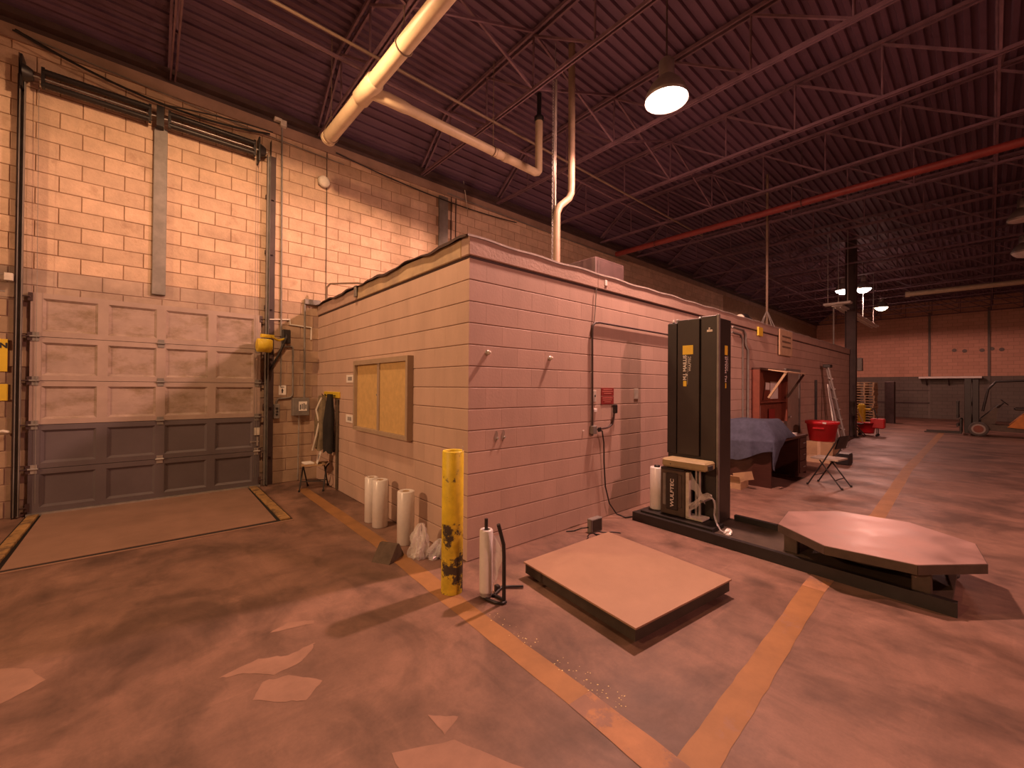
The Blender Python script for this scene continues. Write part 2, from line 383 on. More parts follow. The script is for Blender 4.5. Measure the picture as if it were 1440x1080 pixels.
def jag(pts, n=5, a=0.007):
    out = []
    for i, p in enumerate(pts):
        q = pts[(i + 1) % len(pts)]
        for k in range(n):
            t_ = k / n; j = a if k else 0
            out.append((p[0] + (q[0] - p[0]) * t_ + rnd(-j, j), p[1] + (q[1] - p[1]) * t_ + rnd(-j, j)))
    return out
def patch(pts, m, z=0.0012, name='worn_patch'):
    pts = jag(pts)
    return MB().add([(x, y, z) for x, y in pts], [tuple(range(len(pts)))]).build(name, m, fl)
for pts in ([(-1.95, -0.38), (-1.83, -0.42), (-1.70, -0.55), (-1.55, -0.52), (-1.46, -0.43), (-1.44, -0.38), (-1.60, -0.41), (-1.74, -0.33)],
            [(-1.83, -0.69), (-1.76, -0.57), (-1.64, -0.60), (-1.51, -0.77), (-1.62, -0.87), (-1.72, -0.80)],
            [(-1.19, -1.36), (-1.08, -1.47), (-1.19, -1.52)],
            [(-1.63, -0.08), (-1.38, -0.15), (-1.37, -0.11), (-1.50, -0.02)],
            [(-2.87, 0.52), (-2.74, 0.41), (-2.66, 0.22), (-2.80, 0.11), (-2.95, 0.2)],
            [(-1.42, -1.45), (-1.17, -1.57), (-1.02, -1.89), (-1.25, -1.9), (-1.45, -1.7)]):
    patch(pts, 'concrete_bare')
mb = MB()
for k in range(70):                                   # flakes of old paint beside the line
    t = random.random(); x = -0.40 + rnd(-0.05, 0.07); y = random.choice([rnd(-1.98, -1.5), rnd(-1.98, -1.5), rnd(-1.3, -0.8)])
    r = rnd(0.002, 0.007); a0 = rnd(0, 6)
    mb.add([(x + r * rnd(.5, 1) * math.cos(a0 + q * 1.256), y + r * rnd(.5, 1) * math.sin(a0 + q * 1.256), 0.0022) for q in range(5)], [(0, 1, 2, 3, 4)])
tag(mb.build('paint_flakes', 'chalk_chip', fl), kind='stuff')

# ---- block walls
def block_mesh(w, axis, mname, gu, gz):
    h = BH; hu, hz = w / 2 - gu, h / 2 - gz; e = 0.004; d = 0.014
    k = e if gu > 0.003 else 0.0002
    F = [(-hu + k, 0, -hz + e), (hu - k, 0, -hz + e), (hu - k, 0, hz - e), (-hu + k, 0, hz - e)]
    M = [(-hu, e, -hz), (hu, e, -hz), (hu, e, hz), (-hu, e, hz)]
    Bk = [(-hu, d, -hz), (hu, d, -hz), (hu, d, hz), (-hu, d, hz)]
    vs = F + M + Bk; fs = [(0, 1, 2, 3)]
    for o in (0, 4):
        for i in range(4): j = (i + 1) % 4; fs.append((o + i, o + 4 + i, o + 4 + j, o + j))
    if axis == 'x': vs = [(y, -x, z) for x, y, z in vs]      # faces -x
    return vs, fs
CAMP = Vector((-2.257, -3.199, 1.633))
def block_wall(parent, axis, plane, u0, u1, course_fn, mats, gu, gz, limit, far_mats, jit=0.0012):
    """course_fn(course, u) -> material key or None"""
    allb = []
    for c in range(0, 29):
        u = u0 - (BL / 2 if c % 2 else 0)
        while u < u1 - 0.02:
            a, b = max(u, u0), min(u + BL, u1); u += BL
            if b - a < 0.03: continue
            mk = course_fn(c, (a + b) / 2)
            if mk is None: continue
            uc = (a + b) / 2; zc = (c + 0.5) * BH
            p = Vector((uc, plane, zc)) if axis == 'y' else Vector((plane, uc, zc))
            allb.append(((p - CAMP).length, round(b - a, 3), p, mk))
    allb.sort(key=lambda q: q[0]); cache = {}; rest = {}
    for i, (d, w, p, mk) in enumerate(allb):
        j = rnd(-jit, jit); q = p + (Vector((0, j, 0)) if axis == 'y' else Vector((j, 0, 0)))
        if i < limit:
            key = (w, mk)
            if key not in cache:
                vs, fs = block_mesh(w, axis, mk, gu, gz); cache[key] = MB().add(vs, fs).mesh('block', mats[mk])
            o = bpy.data.objects.new('block', cache[key]); COL.objects.link(o); o.parent = parent
            o.location = q - parent.location
        else:
            vs, fs = block_mesh(w, axis, mk, gu, gz)
            rest.setdefault(mk, MB()).add([(x + q.x, y + q.y, z + q.z) for x, y, z in vs], fs)
    for mk, m_ in rest.items(): tag(m_.build('distant_blocks', far_mats[mk], parent), kind='stuff')

wb = struct('wall_back')
mbk = MB(); mbk.box((-18, W + 0.009, 3.05), (32.4, W + 0.3, 6.3)); mbk.build('mortar', 'cream_mortar', wb)
MB().box((-18, W + 0.009, 0), (32.4, W + 0.3, 3.05)).build('lower_mortar', 'gray_mortar', wb)
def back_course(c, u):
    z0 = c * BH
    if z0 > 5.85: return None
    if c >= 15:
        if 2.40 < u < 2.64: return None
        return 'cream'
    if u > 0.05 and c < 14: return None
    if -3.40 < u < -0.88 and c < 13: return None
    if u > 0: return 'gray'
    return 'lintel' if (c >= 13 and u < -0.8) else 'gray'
block_wall(wb, 'y', W, -4.35, 17.0, back_course, {'cream': 'cream_block', 'gray': 'shaded_gray_block', 'lintel': 'dirty_lintel'}, 0.005, 0.005, 300,
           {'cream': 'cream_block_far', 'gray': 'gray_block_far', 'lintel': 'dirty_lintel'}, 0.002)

# ---- office box: front (long) and side walls of painted block, fascia, roof
OX = 16.1
wf = struct('wall_front_office')
MB().box((0.009, 0.009, 0), (OX, 0.19, 2.845)).build('mortar', 'gray_mortar', wf)
def front_course(c, u): return 'gray' if c < 14 else None
block_wall(wf, 'y', 0.0, 0.0, OX, front_course, {'gray': 'gray_block'}, 0.0002, 0.0040, 300, {'gray': 'gray_block_far'}, 0.0003)
wsd = struct('wall_side_office')
MB().box((0.009, 0.19, 0), (0.19, W + 0.02, 2.845)).build('mortar', 'gray_mortar', wsd)
block_wall(wsd, 'x', 0.0, 0.0, W, front_course, {'gray': 'gray_block'}, 0.0002, 0.0040, 300, {'gray': 'gray_block_far'}, 0.0003)
we = struct('wall_end_office'); MB().box((OX - 0.19, 0.19, 0), (OX, W + 0.02, 2.845)).build('block_face', 'gray_block_far', we)
tf = struct('trim_1', label='painted fascia along the long side of the block office')
MB().bbox((-0.016, -0.016, 2.866), (OX, 0.12, 3.045), 0.008).build('fascia_board', 'fascia_gray', tf)
MB().box((0.004, 0.004, 2.843), (OX, 0.1, 2.867)).build('shadow_gap', 'steel_dark', tf)
mb = MB(); mb.grid(lambda u, v: (-0.04 + u * (OX + 0.04), -0.026 + v * 0.15, 3.049 + 0.006 * math.sin(u * 140) * (1 - v) + 0.004 * math.sin(u * 57 + 1)), 160, 1)
mb.grid(lambda u, v: (-0.04 + u * (OX + 0.04), -0.026, 3.049 + 0.006 * math.sin(u * 140) + 0.004 * math.sin(u * 57 + 1) - v * 0.02), 160, 1)
mb.build('roof_membrane', 'membrane', tf)
for xx in (1.93, 5.2, 9.6, 13.0): MB().box((xx - 0.004, -0.018, 2.870), (xx + 0.004, -0.01, 3.04)).build('board_joint', 'gray_mortar', tf)
tsd = struct('trim_2', label='weathered fascia along the short side of the block office')
MB().bbox((-0.016, 0.121, 2.866), (0.12, 2.75, 3.045), 0.008).build('fascia_board', 'fascia_peel', tsd)
MB().bbox((-0.014, 2.76, 2.866), (0.12, W, 3.035), 0.008).build('fascia_board', 'fascia_gray', tsd)
MB().box((0.004, 0.1, 2.843), (0.1, W, 2.867)).build('shadow_gap', 'steel_dark', tsd)
MB().bbox((-0.05, 2.70, 2.90), (-0.03, 2.78, 3.06), 0.004).build('splice_plate', 'gray_steel', tsd)
mb = MB(); mb.grid(lambda u, v: (-0.05 + v * 0.17, u * W, 3.05 + 0.012 * math.sin(u * 31) * (1 - v) + 0.006 * math.sin(u * 77)), 60, 1)
mb.grid(lambda u, v: (-0.05, u * W, 3.05 + 0.012 * math.sin(u * 31) + 0.006 * math.sin(u * 77) - v * (0.02 + 0.012 * math.sin(u * 19))), 60, 1)
mb.build('roof_membrane', 'steel_dark', tsd)
orf = struct('ceiling_office_roof'); MB().box((0.1, 0.1, 2.88), (OX - 0.05, W + 0.005, 2.99)).build('roof_deck', 'membrane', orf)

# ---- far end wall, unseen side walls
we = struct('wall_far')
MB().box((32.3, -16, 2.45), (32.6, 4.9, 7.0)).build('upper_blocks', 'far_block', we)
MB().box((32.28, -16, 0), (32.6, 4.9, 2.45)).build('painted_lower_blocks', 'far_block_gray', we)
for yy in (-0.9, -3.2, -6.0): MB().box((32.24, yy - 0.05, 0), (32.3, yy + 0.05, 6.2)).build('pilaster_edge', 'far_wall_lower', we)
for yy in (-1.9, -2.3, -2.95, -3.3, -3.65): MB().lathe([(0.10, 0), (0.10, 0.02)], (0, 0, 0), 10).build('wall_stain', 'far_wall_lower', we).matrix_local = Matrix.Translation((32.29, yy, 3.9 + 0.03 * math.sin(yy * 9))) @ Matrix.Rotation(-PI / 2, 4, 'Y')
MB().box((32.24, -0.9, 0.86), (32.29, 2.0, 0.93)).build('bump_rail', 'steel_dark', we)
MB().box((32.24, -0.9, 1.62), (32.29, 2.0, 1.65)).build('conduit_run', 'steel_dark', we)
wl = struct('wall_left'); MB().box((-18.3, -16, 0), (-18, 4.9, 7)).build('block_face', 'cream_block_far', wl)
wr = struct('wall_right'); MB().box((-18, -16.3, 0), (32.6, -16, 7)).build('block_face', 'cream_block_far', wr)

# ---- roof deck (ribbed steel), sloping down over the last metre before the wall
path = [(W + 0.05, 6.08), (3.56, 6.875), (-16.0, 6.875)]
prof = []; pitch = 0.1524; seq = [(0, 0.0), (0.030, 0.0), (0.045, 0.042), (0.107, 0.042), (0.122, 0.0)]
for (ya, za), (yb, zb) in zip(path[:-1], path[1:]):
    Lp = math.hypot(yb - ya, zb - za); dy, dz = (yb - ya) / Lp, (zb - za) / Lp; ny, nz = (-dz, dy) if dy > 0 else (dz, -dy)
    if nz < 0: ny, nz = -ny, -nz
    k = 0
    while k * pitch < Lp:
        for a, h in seq:
            s_ = k * pitch + a
            if s_ > Lp: break
            prof.append((ya + dy * s_ + ny * h, za + dz * s_ + nz * h))
        k += 1
ce = struct('ceiling')
vs = [(-18.0, y, z) for y, z in prof] + [(32.6, y, z) for y, z in prof]; n = len(prof)
MB().add(vs, [(i, i + 1, n + i + 1, n + i) for i in range(n - 1)]).build('ribbed_deck', 'deck', ce)
MB().box((-18, -16, 7.0), (32.6, 4.9, 7.1)).build('roof_boards', 'steel_dark', ce)
t3 = struct('trim_3', label='dark steel ledger where the roof deck meets the block wall')
MB().box((-18, W - 0.16, 6.02), (32.3, W + 0.01, 6.10)).box((-18, W - 0.03, 5.96), (32.3, W + 0.01, 6.04)).build('ledger_angle', 'steel_dark', t3)
t4 = struct('trim_4', label='shade-toned bond beam strip along the top of the block wall')
MB().box((-18, W - 0.03, 5.79), (32.3, W + 0.01, 5.96)).build('shaded_bond_beam', 'shaded_bond_beam', t4)
t5 = struct('trim_5', label='gray steel column set into the block wall behind the office')
MB().bbox((2.41, W - 0.04, 3.0), (2.63, W + 0.02, 5.74), 0.006).build('column_face', 'gray_steel', t5)

# ---- open-web roof joists
def joist():
    root = thing('roof_joist', (0, 0, 6.0), 'x', 'joist', 'open-web steel roof joists')
    Z0, Z1, Y0, Y1 = 6.0, 6.825, 4.5, -14.5
    def two(a, b, w=0.03, h=0.05, gap=0.028):
        m_ = MB()
        for s_ in (-1, 1): m_.bar((a[0] + s_ * (gap + w / 2), a[1], a[2]), (b[0] + s_ * (gap + w / 2), b[1], b[2]), w, h)
        return m_
    two((0, 3.58, Z1), (0, Y1, Z1)).build('top_chord', 'steel_joist', root)
    two((0, Y0, Z0), (0, Y1, Z0), 0.02, 0.045, 0.016).build('bottom_chord', 'steel_joist', root)
    two((0, W - 0.06, 6.08), (0, 3.55, Z1)).build('end_post', 'steel_joist', root)
    ys = [3.45 - 1.12 * k for k in range(17)]
    vm_ = MB().tube([(0, 0, Z0), (0, 0, Z1)], 0.016, 6).mesh('vertical', 'steel_joist', (0, 0, 6.0))
    dm = MB().bar((0, 0, Z1 - 0.02), (0, -1.12, Z0 + 0.01), 0.04, 0.028).mesh('diagonal', 'steel_joist', (0, 0, 6.0))
    for i, y in enumerate(ys):
        o = bpy.data.objects.new('vertical', vm_); COL.objects.link(o); o.parent = root; o.location = (0, y, 0)
        if i < len(ys) - 1:
            o = bpy.data.objects.new('diagonal', dm); COL.objects.link(o); o.parent = root; o.location = (0, y, 0)
    return root
J0 = joist(); ORD = ['first', 'second', 'third', 'fourth', 'fifth', 'sixth', 'seventh', 'eighth', 'ninth', 'tenth', 'eleventh', 'twelfth', 'thirteenth', 'fourteenth', 'fifteenth', 'sixteenth', 'seventeenth', 'eighteenth']
JX = [-2.03, -0.03] + [1.97 + 2.0 * k for k in range(16)]
for i, x in enumerate(JX):
    o = J0 if i == 0 else copy_tree(J0)
    o.location = (x, 0, 6.0)
    o['label'] = 'dark open-web steel roof joist, %s counting from the dock door' % ORD[i]
def bridging():
    root = thing('cross_bridging', (0, 1.2, 6.0), 'x', 'bridging', 'cross bridging between the joists')
    MB().bar((0.04, 1.2, 6.82), (1.96, 1.2, 6.02), 0.03, 0.035).build('brace', 'steel_joist', root)
    MB().bar((0.04, 1.17, 6.02), (1.96, 1.17, 6.82), 0.03, 0.035).build('brace', 'steel_joist', root)
    return root
B0 = bridging(); first = True
for i, x in enumerate(JX[:-1]):
    for yy, rw in ((1.2, 'nearer the office'), (-3.3, 'right of the bright lamp')):
        o = B0 if first else copy_tree(B0); first = False
        o.location = (x, yy, 6.0); o['label'] = 'crossed steel braces in the %s joist bay, row %s' % (ORD[i], rw)
mb = MB(); mb.bar((-4, 2.55, 6.04), (32, 2.55, 6.04), 0.04, 0.03)
tag(mb.build('bottom_chord_bridging', 'steel_joist', None), 'long dark angle bar tying the joist bottom chords together', 'bridging')

#==PART3==
# ================================================================== LAMPS
def lamp(x, y, z, power, col, lit, label):
    t = thing('high_bay_lamp', (x, y, z), label, 'lamp', 'high-bay lamps')
    MB().lathe([(0.262, 0.0), (0.268, 0.0), (0.262, 0.06), (0.20, 0.19), (0.11, 0.29), (0.09, 0.31)], (x, y, z), 24, False, True).build('reflector', 'lamp_shell', t)
    MB().lathe([(0.09, 0.31), (0.095, 0.33), (0.095, 0.50), (0.06, 0.54)], (x, y, z), 16).build('ballast_housing', 'lamp_shell', t)
    dm = -0.16 if x > 15 else -0.015
    MB().lathe([(0.02, dm), (0.14, dm * 0.75), (0.22, dm * 0.3), (0.255, 0.008), (0.255, 0.02)], (x, y, z), 24).build('lens', ('lamp_glow_amber' if (col is LAMP_AMBER or x > 22) else 'lamp_glow') if lit else 'lamp_inside', t)
    MB().tube([(x, y, z + 0.52), (x, y, 6.87)], 0.012, 6).build('hanger_rod', 'steel_dark', t)
    if lit:
        ld = bpy.data.lights.new('bulb', 'SPOT'); ld.energy = power; ld.color = col; ld.shadow_soft_size = 0.10; ld.spot_size = math.radians(178); ld.spot_blend = 0.12
        lo = bpy.data.objects.new('bulb', ld); COL.objects.link(lo); lo.parent = t; lo.location = (0, 0, -0.32 if x > 15 else -0.10)      # the reflector throws the light down
        ld = bpy.data.lights.new('spill', 'POINT'); ld.energy = power * (0.16 if x < 5 else 0.11); ld.color = col; ld.shadow_soft_size = 0.10
        lo = bpy.data.objects.new('spill', ld); COL.objects.link(lo); lo.parent = t; lo.location = (0, 0, -0.10)
    return t
for a in LAMPS: lamp(*a)

# ================================================================== DOCK DOOR
D = struct('door_1', (-2.115, W - 0.03, 0), 'five-section overhead dock door, lower two sections dark slate')
DX0, DX1, DZ0, DH = -3.345, -0.885, 0.03, 0.545
yb_, yf_ = W - 0.01, W - 0.055
for s_ in range(5):
    z0 = DZ0 + s_ * DH + 0.003; z1 = z0 + DH - 0.006
    mm = 'door_lower' if s_ < 2 else 'door_upper'; pm = 'door_lower' if s_ < 2 else 'door_panel_upper'
    f = MB(); sw = 0.10
    f.box((DX0, yf_, z0), (DX1, yb_, z0 + 0.065)).box((DX0, yf_, z1 - 0.065), (DX1, yb_, z1))
    cw = (DX1 - DX0 - 5 * sw) / 4
    for k in range(5):
        xx = DX0 + k * (cw + sw); f.box((xx, yf_, z0 + 0.065), (xx + sw, yb_, z1 - 0.065))
    sec = f.build('door_section', mm, D)
    for k in range(4):
        xa = DX0 + sw + k * (cw + sw); p = MB()
        # recessed panel with a sloped moulding round it
        za, zb = z0 + 0.065, z1 - 0.065; e = 0.028
        vs = [(xa, yf_, za), (xa + cw, yf_, za), (xa + cw, yf_, zb), (xa, yf_, zb), (xa + e, yf_ + 0.026, za + e), (xa + cw - e, yf_ + 0.026, za + e), (xa + cw - e, yf_ + 0.026, zb - e), (xa + e, yf_ + 0.026, zb - e)]
        p.add(vs, [(0, 1, 5, 4), (1, 2, 6, 5), (2, 3, 7, 6), (3, 0, 4, 7), (4, 5, 6, 7)])
        p.build('panel', pm, sec)
    if s_ > 0:
        for xx in (DX0 + 0.04, (DX0 + DX1) / 2, DX1 - 0.04):
            MB().box((xx - 0.035, yf_ - 0.010, z0 - 0.06), (xx + 0.035, yf_, z0 + 0.05)).tube([(xx - 0.045, yf_ - 0.014, z0 - 0.003), (xx + 0.045, yf_ - 0.014, z0 - 0.003)], 0.014, 6).build('hinge', 'galv' if s_ < 2 else 'gray_steel', sec)
for s_ in range(6):
    for xx, dr in ((DX0, -1), (DX1, 1)):
        zz = DZ0 + s_ * DH + (0.08 if s_ == 0 else -0.06 if s_ == 5 else 0)
        MB().box((xx - 0.02, yf_ - 0.012, zz - 0.05), (xx + 0.02 + 0.0, yf_, zz + 0.05)).tube([(xx, yf_ - 0.02, zz), (xx + dr * 0.075, yf_ - 0.02, zz)], 0.009, 6).build('roller_bracket', 'steel_dark', D)
MB().box((DX0 - 0.01, yf_ - 0.03, 0.003), (DX1 + 0.01, yf_ + 0.02, 0.032)).build('bottom_seal', 'galv', D)
# tracks, jambs
for xx, dr in ((DX0 - 0.085, -1), (DX1 + 0.075, 1)):
    tr = MB(); tr.box((xx - 0.022, W - 0.12, 0.02), (xx - 0.016, W - 0.05, 5.36)).box((xx + 0.016, W - 0.12, 0.02), (xx + 0.022, W - 0.05, 5.36)).box((xx - 0.022, W - 0.055, 0.02), (xx + 0.022, W - 0.05, 5.36))
    tr.build('track', 'gray_steel', D)
    MB().box((xx + dr * 0.03, W - 0.10, 0.0), (xx + dr * 0.036, W - 0.002, 5.62)).box((xx + dr * 0.03, W - 0.012, 0.0), (xx + dr * (0.055 if dr < 0 else 0.12), W - 0.002, 5.4)).build('jamb_angle', 'steel_dark', D)
    for zz in (0.5, 1.3, 2.1, 2.9, 3.8, 4.7):
        MB().box((xx - 0.03, W - 0.05, zz - 0.03), (xx + dr * (0.05 if dr < 0 else 0.09), W - 0.003, zz + 0.03)).build('track_bracket', 'steel_dark', D)
# lift shaft with two long springs
MB().tube([(-3.44, W - 0.14, 5.37), (-0.84, W - 0.14, 5.37)], 0.0125, 8).build('shaft', 'galv', D)
for a, b in ((-3.26, -2.27), (-2.06, -1.02)):
    for zz, rr in ((5.455, 0.038), (5.30, 0.038)):
        pts = [(a + (b - a) * i / 60, W - 0.14, zz + (0.0 if i % 2 else 0.003)) for i in range(61)]
        MB().tube(pts, rr, 10).build('spring', 'black_metal', D)
    for xx in (a, b): MB().box((xx - 0.015, W - 0.17, 5.26), (xx + 0.015, W - 0.10, 5.50)).build('spring_clamp', 'black_metal', D)
for xx in (-3.37, -0.90):
    MB().tube([(xx - 0.05, W - 0.14, 5.37), (xx - 0.01, W - 0.14, 5.37), (xx + 0.03, W - 0.14, 5.37)], 0.08, 16, True, [0.10, 0.085, 0.06]).build('cable_drum', 'black_metal', D)
    MB().prism([(xx - 0.07, W - 0.2), (xx - 0.05, W - 0.2), (xx - 0.05, W - 0.003), (xx - 0.07, W - 0.003)], 5.18, 5.56).build('end_bearing_plate', 'black_metal', D)
MB().box((-2.20, W - 0.17, 5.24), (-2.12, W - 0.004, 5.52)).build('center_bearing_plate', 'black_metal', D)
for xx in (-0.985, -0.955, -3.30): MB().tube([(xx, W - 0.09, 5.30), (xx + 0.02, W - 0.075, 0.16)], 0.0025, 5).build('lift_cable', 'gray_steel', D)
MB().bbox((-2.225, W - 0.05, 2.90), (-2.075, W - 0.001, 5.27), 0.006).build('center_post', 'gray_steel', D)
MB().box((-1.02, yf_ - 0.018, 0.72), (-0.90, yf_, 0.735)).box((-0.93, yf_ - 0.025, 0.66), (-0.91, yf_, 0.80)).build('slide_lock', 'galv', D)
t = single(MB().bbox((-0.97, W - 0.075, 0.83), (-0.89, W - 0.056, 0.95), 0.004), 'door_tag', 'dirty_white', (-0.93, W - 0.066, 0.83), 'small pale tag hanging at the right edge of the dock door', 'tag')

# ---- cables and conduits sagging along the top of the wall
def sag(a, b, d, n=14): return [(a[0] + (b[0] - a[0]) * i / n, a[1] + (b[1] - a[1]) * i / n, a[2] + (b[2] - a[2]) * i / n - d * 4 * (i / n) * (1 - i / n)) for i in range(n + 1)]
single(MB().tube(sag((-3.5, W - 0.20, 5.80), (-2.15, W - 0.20, 5.53), 0.04) + sag((-2.15, W - 0.20, 5.53), (-0.78, W - 0.20, 5.70), -0.03), 0.010, 6), 'sagging_cable', 'black_metal', (-2.15, W - 0.1, 5.53), 'black cable dipping to the middle bearing above the door springs', 'cable')
single(MB().tube(sag((-3.5, W - 0.08, 5.88), (-0.8, W - 0.08, 5.72), 0.20), 0.015, 6), 'sagging_cable', 'black_metal', (-2.15, W - 0.06, 5.66), 'thick black cable drooping along the wall above the dock door', 'cable')
single(MB().tube(sag((-3.5, W - 0.045, 5.88), (0.4, W - 0.045, 5.66), 0.03), 0.008, 6), 'conduit_run', 'gray_steel', (-1.55, W - 0.06, 5.7), 'thin pale conduit slanting along the wall top above the door', 'conduit')
single(MB().tube(sag((0.25, W - 0.06, 5.82), (4.6, W - 0.06, 5.72), 0.12), 0.012, 6), 'sagging_cable', 'black_metal', (2.4, W - 0.06, 5.6), 'dark cable drooping along the wall behind the big drain pipe', 'cable')
single(MB().tube(sag((2.6, W - 0.05, 5.83), (9.5, W - 0.05, 5.76), 0.03), 0.012, 6), 'conduit_run', 'gray_steel', (6, W - 0.05, 5.7), 'pale conduit along the wall top behind the vertical vent pipe', 'conduit')
for xx, lb in ((2.72, 'left of two thin dark conduits beside the wall column behind the office'), (2.84, 'right of two thin dark conduits beside the wall column behind the office')):
    single(MB().tube([(xx, W - 0.02, 3.0), (xx, W - 0.02, 5.95)], 0.011, 6), 'wall_conduit', 'steel_dark', (xx, W - 0.02, 3.0), lb, 'conduit', 'thin wall conduits')
single(MB().tube(sag((2.98, W - 0.1, 6.2), (3.12, W - 0.06, 5.62), -0.02, 6), 0.008, 6), 'loose_wire', 'dirty_white', (3.1, W - 0.06, 5.62), 'short pale wire hanging loose by the roof edge', 'wire')

# ---- wall fittings right of the door
t = thing('wall_conduit', (-0.60, W - 0.03, 2.6), 'vertical conduit with a junction box at the roof, right of the door', 'conduit')
MB().tube([(-0.59, W - 0.025, 2.45), (-0.60, W - 0.025, 4.3), (-0.615, W - 0.03, 6.0)], 0.014, 8).build('tube', 'gray_steel', t)
MB().bbox((-0.74, W - 0.12, 5.98), (-0.63, W - 0.03, 6.08), 0.006).bbox((-0.65, W - 0.11, 5.92), (-0.56, W - 0.03, 6.02), 0.006).build('junction_box', 'dirty_white', t)
single(MB().tube([(0.12, W - 0.012, 3.1), (0.11, W - 0.012, 5.85)], 0.006, 6), 'bell_wire', 'steel_dark', (0.12, W - 0.012, 3.1), 'thin wire running down the cream wall from the round bell', 'wire')
t = thing('alarm_bell', (0.05, W - 0.05, 5.14), 'round white bell on the cream block wall', 'alarm bell')
MB().bbox((-0.03, W - 0.03, 5.16), (0.12, W - 0.002, 5.31), 0.006).build('back_box', 'gray_steel', t)
MB().lathe([(0.02, 0), (0.075, 0.004), (0.098, 0.025), (0.10, 0.06), (0.085, 0.075)], (0, 0, 0), 20).build('gong', 'dirty_white', t, (0, 0, 0)).matrix_local = Matrix.Translation((0, -0.055, 0.09)) @ Matrix.Rotation(-PI / 2, 4, 'X')

t = thing('dock_light', (-0.56, W - 0.06, 2.3), 'yellow dock light on a jointed arm right of the dock door', 'dock light')
hd = MB().tube([(-0.99, 4.22, 2.25), (-0.985, 4.22, 2.25), (-0.80, 4.26, 2.25), (-0.79, 4.26, 2.25)], 0.1, 18, True, [0.085, 0.105, 0.105, 0.085]); hd.build('lamp_head', 'yellow_paint', t)
MB().lathe([(0.06, -0.05), (0.112, -0.02), (0.112, 0.11), (0.095, 0.125)], (-0.885, 4.235, 2.22), 20).build('bucket_shade', 'yellow_paint', t)
MB().bar((-0.94, 4.22, 2.40), (-0.74, 4.35, 2.41), 0.035, 0.05).build('upper_arm', 'yellow_paint', t)
MB().tube([(-0.79, 4.30, 2.40), (-0.66, 4.40, 2.36), (-0.52, W - 0.07, 2.41)], 0.018, 8).build('forearm', 'yellow_paint', t)
MB().bbox((-0.58, W - 0.10, 2.33), (-0.46, W - 0.002, 2.56), 0.01).build('wall_bracket', 'black_metal', t)
MB().tube([(-0.52, W - 0.08, 2.5), (-0.54, W - 0.16, 2.42), (-0.60, W - 0.06, 2.2), (-0.74, W - 0.03, 1.88)], 0.02, 8, True, [0.012, 0.02, 0.02, 0.014]).build('power_cord', 'black_metal', t)
single(MB().tube([(-0.77, W - 0.02, 2.56), (-0.77, W - 0.02, 2.71), (-0.46, W - 0.02, 2.74), (-0.455, W - 0.02, 2.66), (-0.12, W - 0.02, 2.64), (-0.12, W - 0.02, 2.43)], 0.014, 8), 'white_conduit', 'white_paint', (-0.45, W - 0.02, 2.43), 'white bent conduit stepping across the wall above the dock light', 'conduit')
t = thing('gray_conduit', (-0.41, W - 0.02, 1.4), 'gray bent conduit running down to the switch by the door', 'conduit')
MB().tube([(-0.56, W - 0.02, 2.27), (-0.42, W - 0.02, 2.29), (-0.405, W - 0.02, 2.26), (-0.40, W - 0.02, 1.52)] + [(-0.47 + 0.07 * math.cos(a), W - 0.02, 1.50 + 0.08 * math.sin(a)) for a in (0, -0.5, -1.0, -1.57)] + [(-0.62, W - 0.02, 1.41), (-0.645, W - 0.02, 1.36), (-0.645, W - 0.02, 1.3)], 0.014, 8).build('tube', 'gray_steel', t)
MB().tube([(-0.58, W - 0.018, 2.45), (-0.585, W - 0.018, 1.62)], 0.010, 6).build('straight_tube', 'gray_steel', t)
t = thing('push_button_station', (-0.645, W - 0.03, 1.08), 'gray push button box low on the wall beside the door track', 'switch')
MB().bbox((-0.69, W - 0.06, 1.08), (-0.60, W - 0.002, 1.32), 0.008).build('box', 'gray_steel', t)
for zz in (1.15, 1.2, 1.25): MB().lathe([(0.018, 0), (0.014, 0.012)], (0, 0, 0), 10).build('button', 'black_metal', t, (0, 0, 0)).matrix_local = Matrix.Translation((0, -0.031, zz - 1.08)) @ Matrix.Rotation(PI / 2, 4, 'X')
def notice(name, x0, x1, z0, z1, lines, label, mname='paper', y=W, ink='ink'):
    t_ = thing(name, ((x0 + x1) / 2, y - 0.004, z0), label, 'notice')
    MB().bbox((x0, y - 0.006, z0), (x1, y - 0.001, z1), 0.001).build('sheet', mname, t_)
    for (a, b, c, d) in lines: MB().box((x0 + a * (x1 - x0), y - 0.0075, z0 + c * (z1 - z0)), (x0 + b * (x1 - x0), y - 0.006, z0 + d * (z1 - z0))).build('mark', ink, t_)
    return t_
notice('wall_notice', -0.61, -0.50, 1.47, 1.63, [(0.25, 0.75, 0.78, 0.84), (0.40, 0.58, 0.2, 0.65), (0.35, 0.65, 0.42, 0.5)], 'white notice on the gray wall above the push button box')
t = thing('electrical_box', (-0.29, W - 0.06, 1.12), 'gray electrical box with a white sticker on the corner wall', 'electrical box')
MB().bbox((-0.42, W - 0.12, 1.12), (-0.16, W - 0.002, 1.42), 0.008).build('enclosure', 'gray_steel', t)
MB().bbox((-0.33, W - 0.127, 1.20), (-0.20, W - 0.121, 1.36), 0.001).build('sticker', 'paper', t)
for k in range(4): MB().box((-0.315 + k * 0.029, W - 0.129, 1.225 + 0.01 * (k % 2)), (-0.30 + k * 0.029, W - 0.127, 1.31 + 0.01 * (k % 3))).build('barcode_mark', 'ink', t)
MB().tube([(-0.22, W - 0.03, 1.42), (-0.23, W - 0.03, 3.05)], 0.016, 8).build('upper_conduit', 'gray_steel', t)
MB().tube([(-0.30, W - 0.03, 1.13), (-0.31, W - 0.03, 0.03)], 0.012, 8).build('lower_conduit', 'galv', t)
MB().bbox((-0.24, W - 0.07, 3.03), (0.02, W - 0.002, 3.12), 0.006).build('cap_box', 'gray_steel', t)
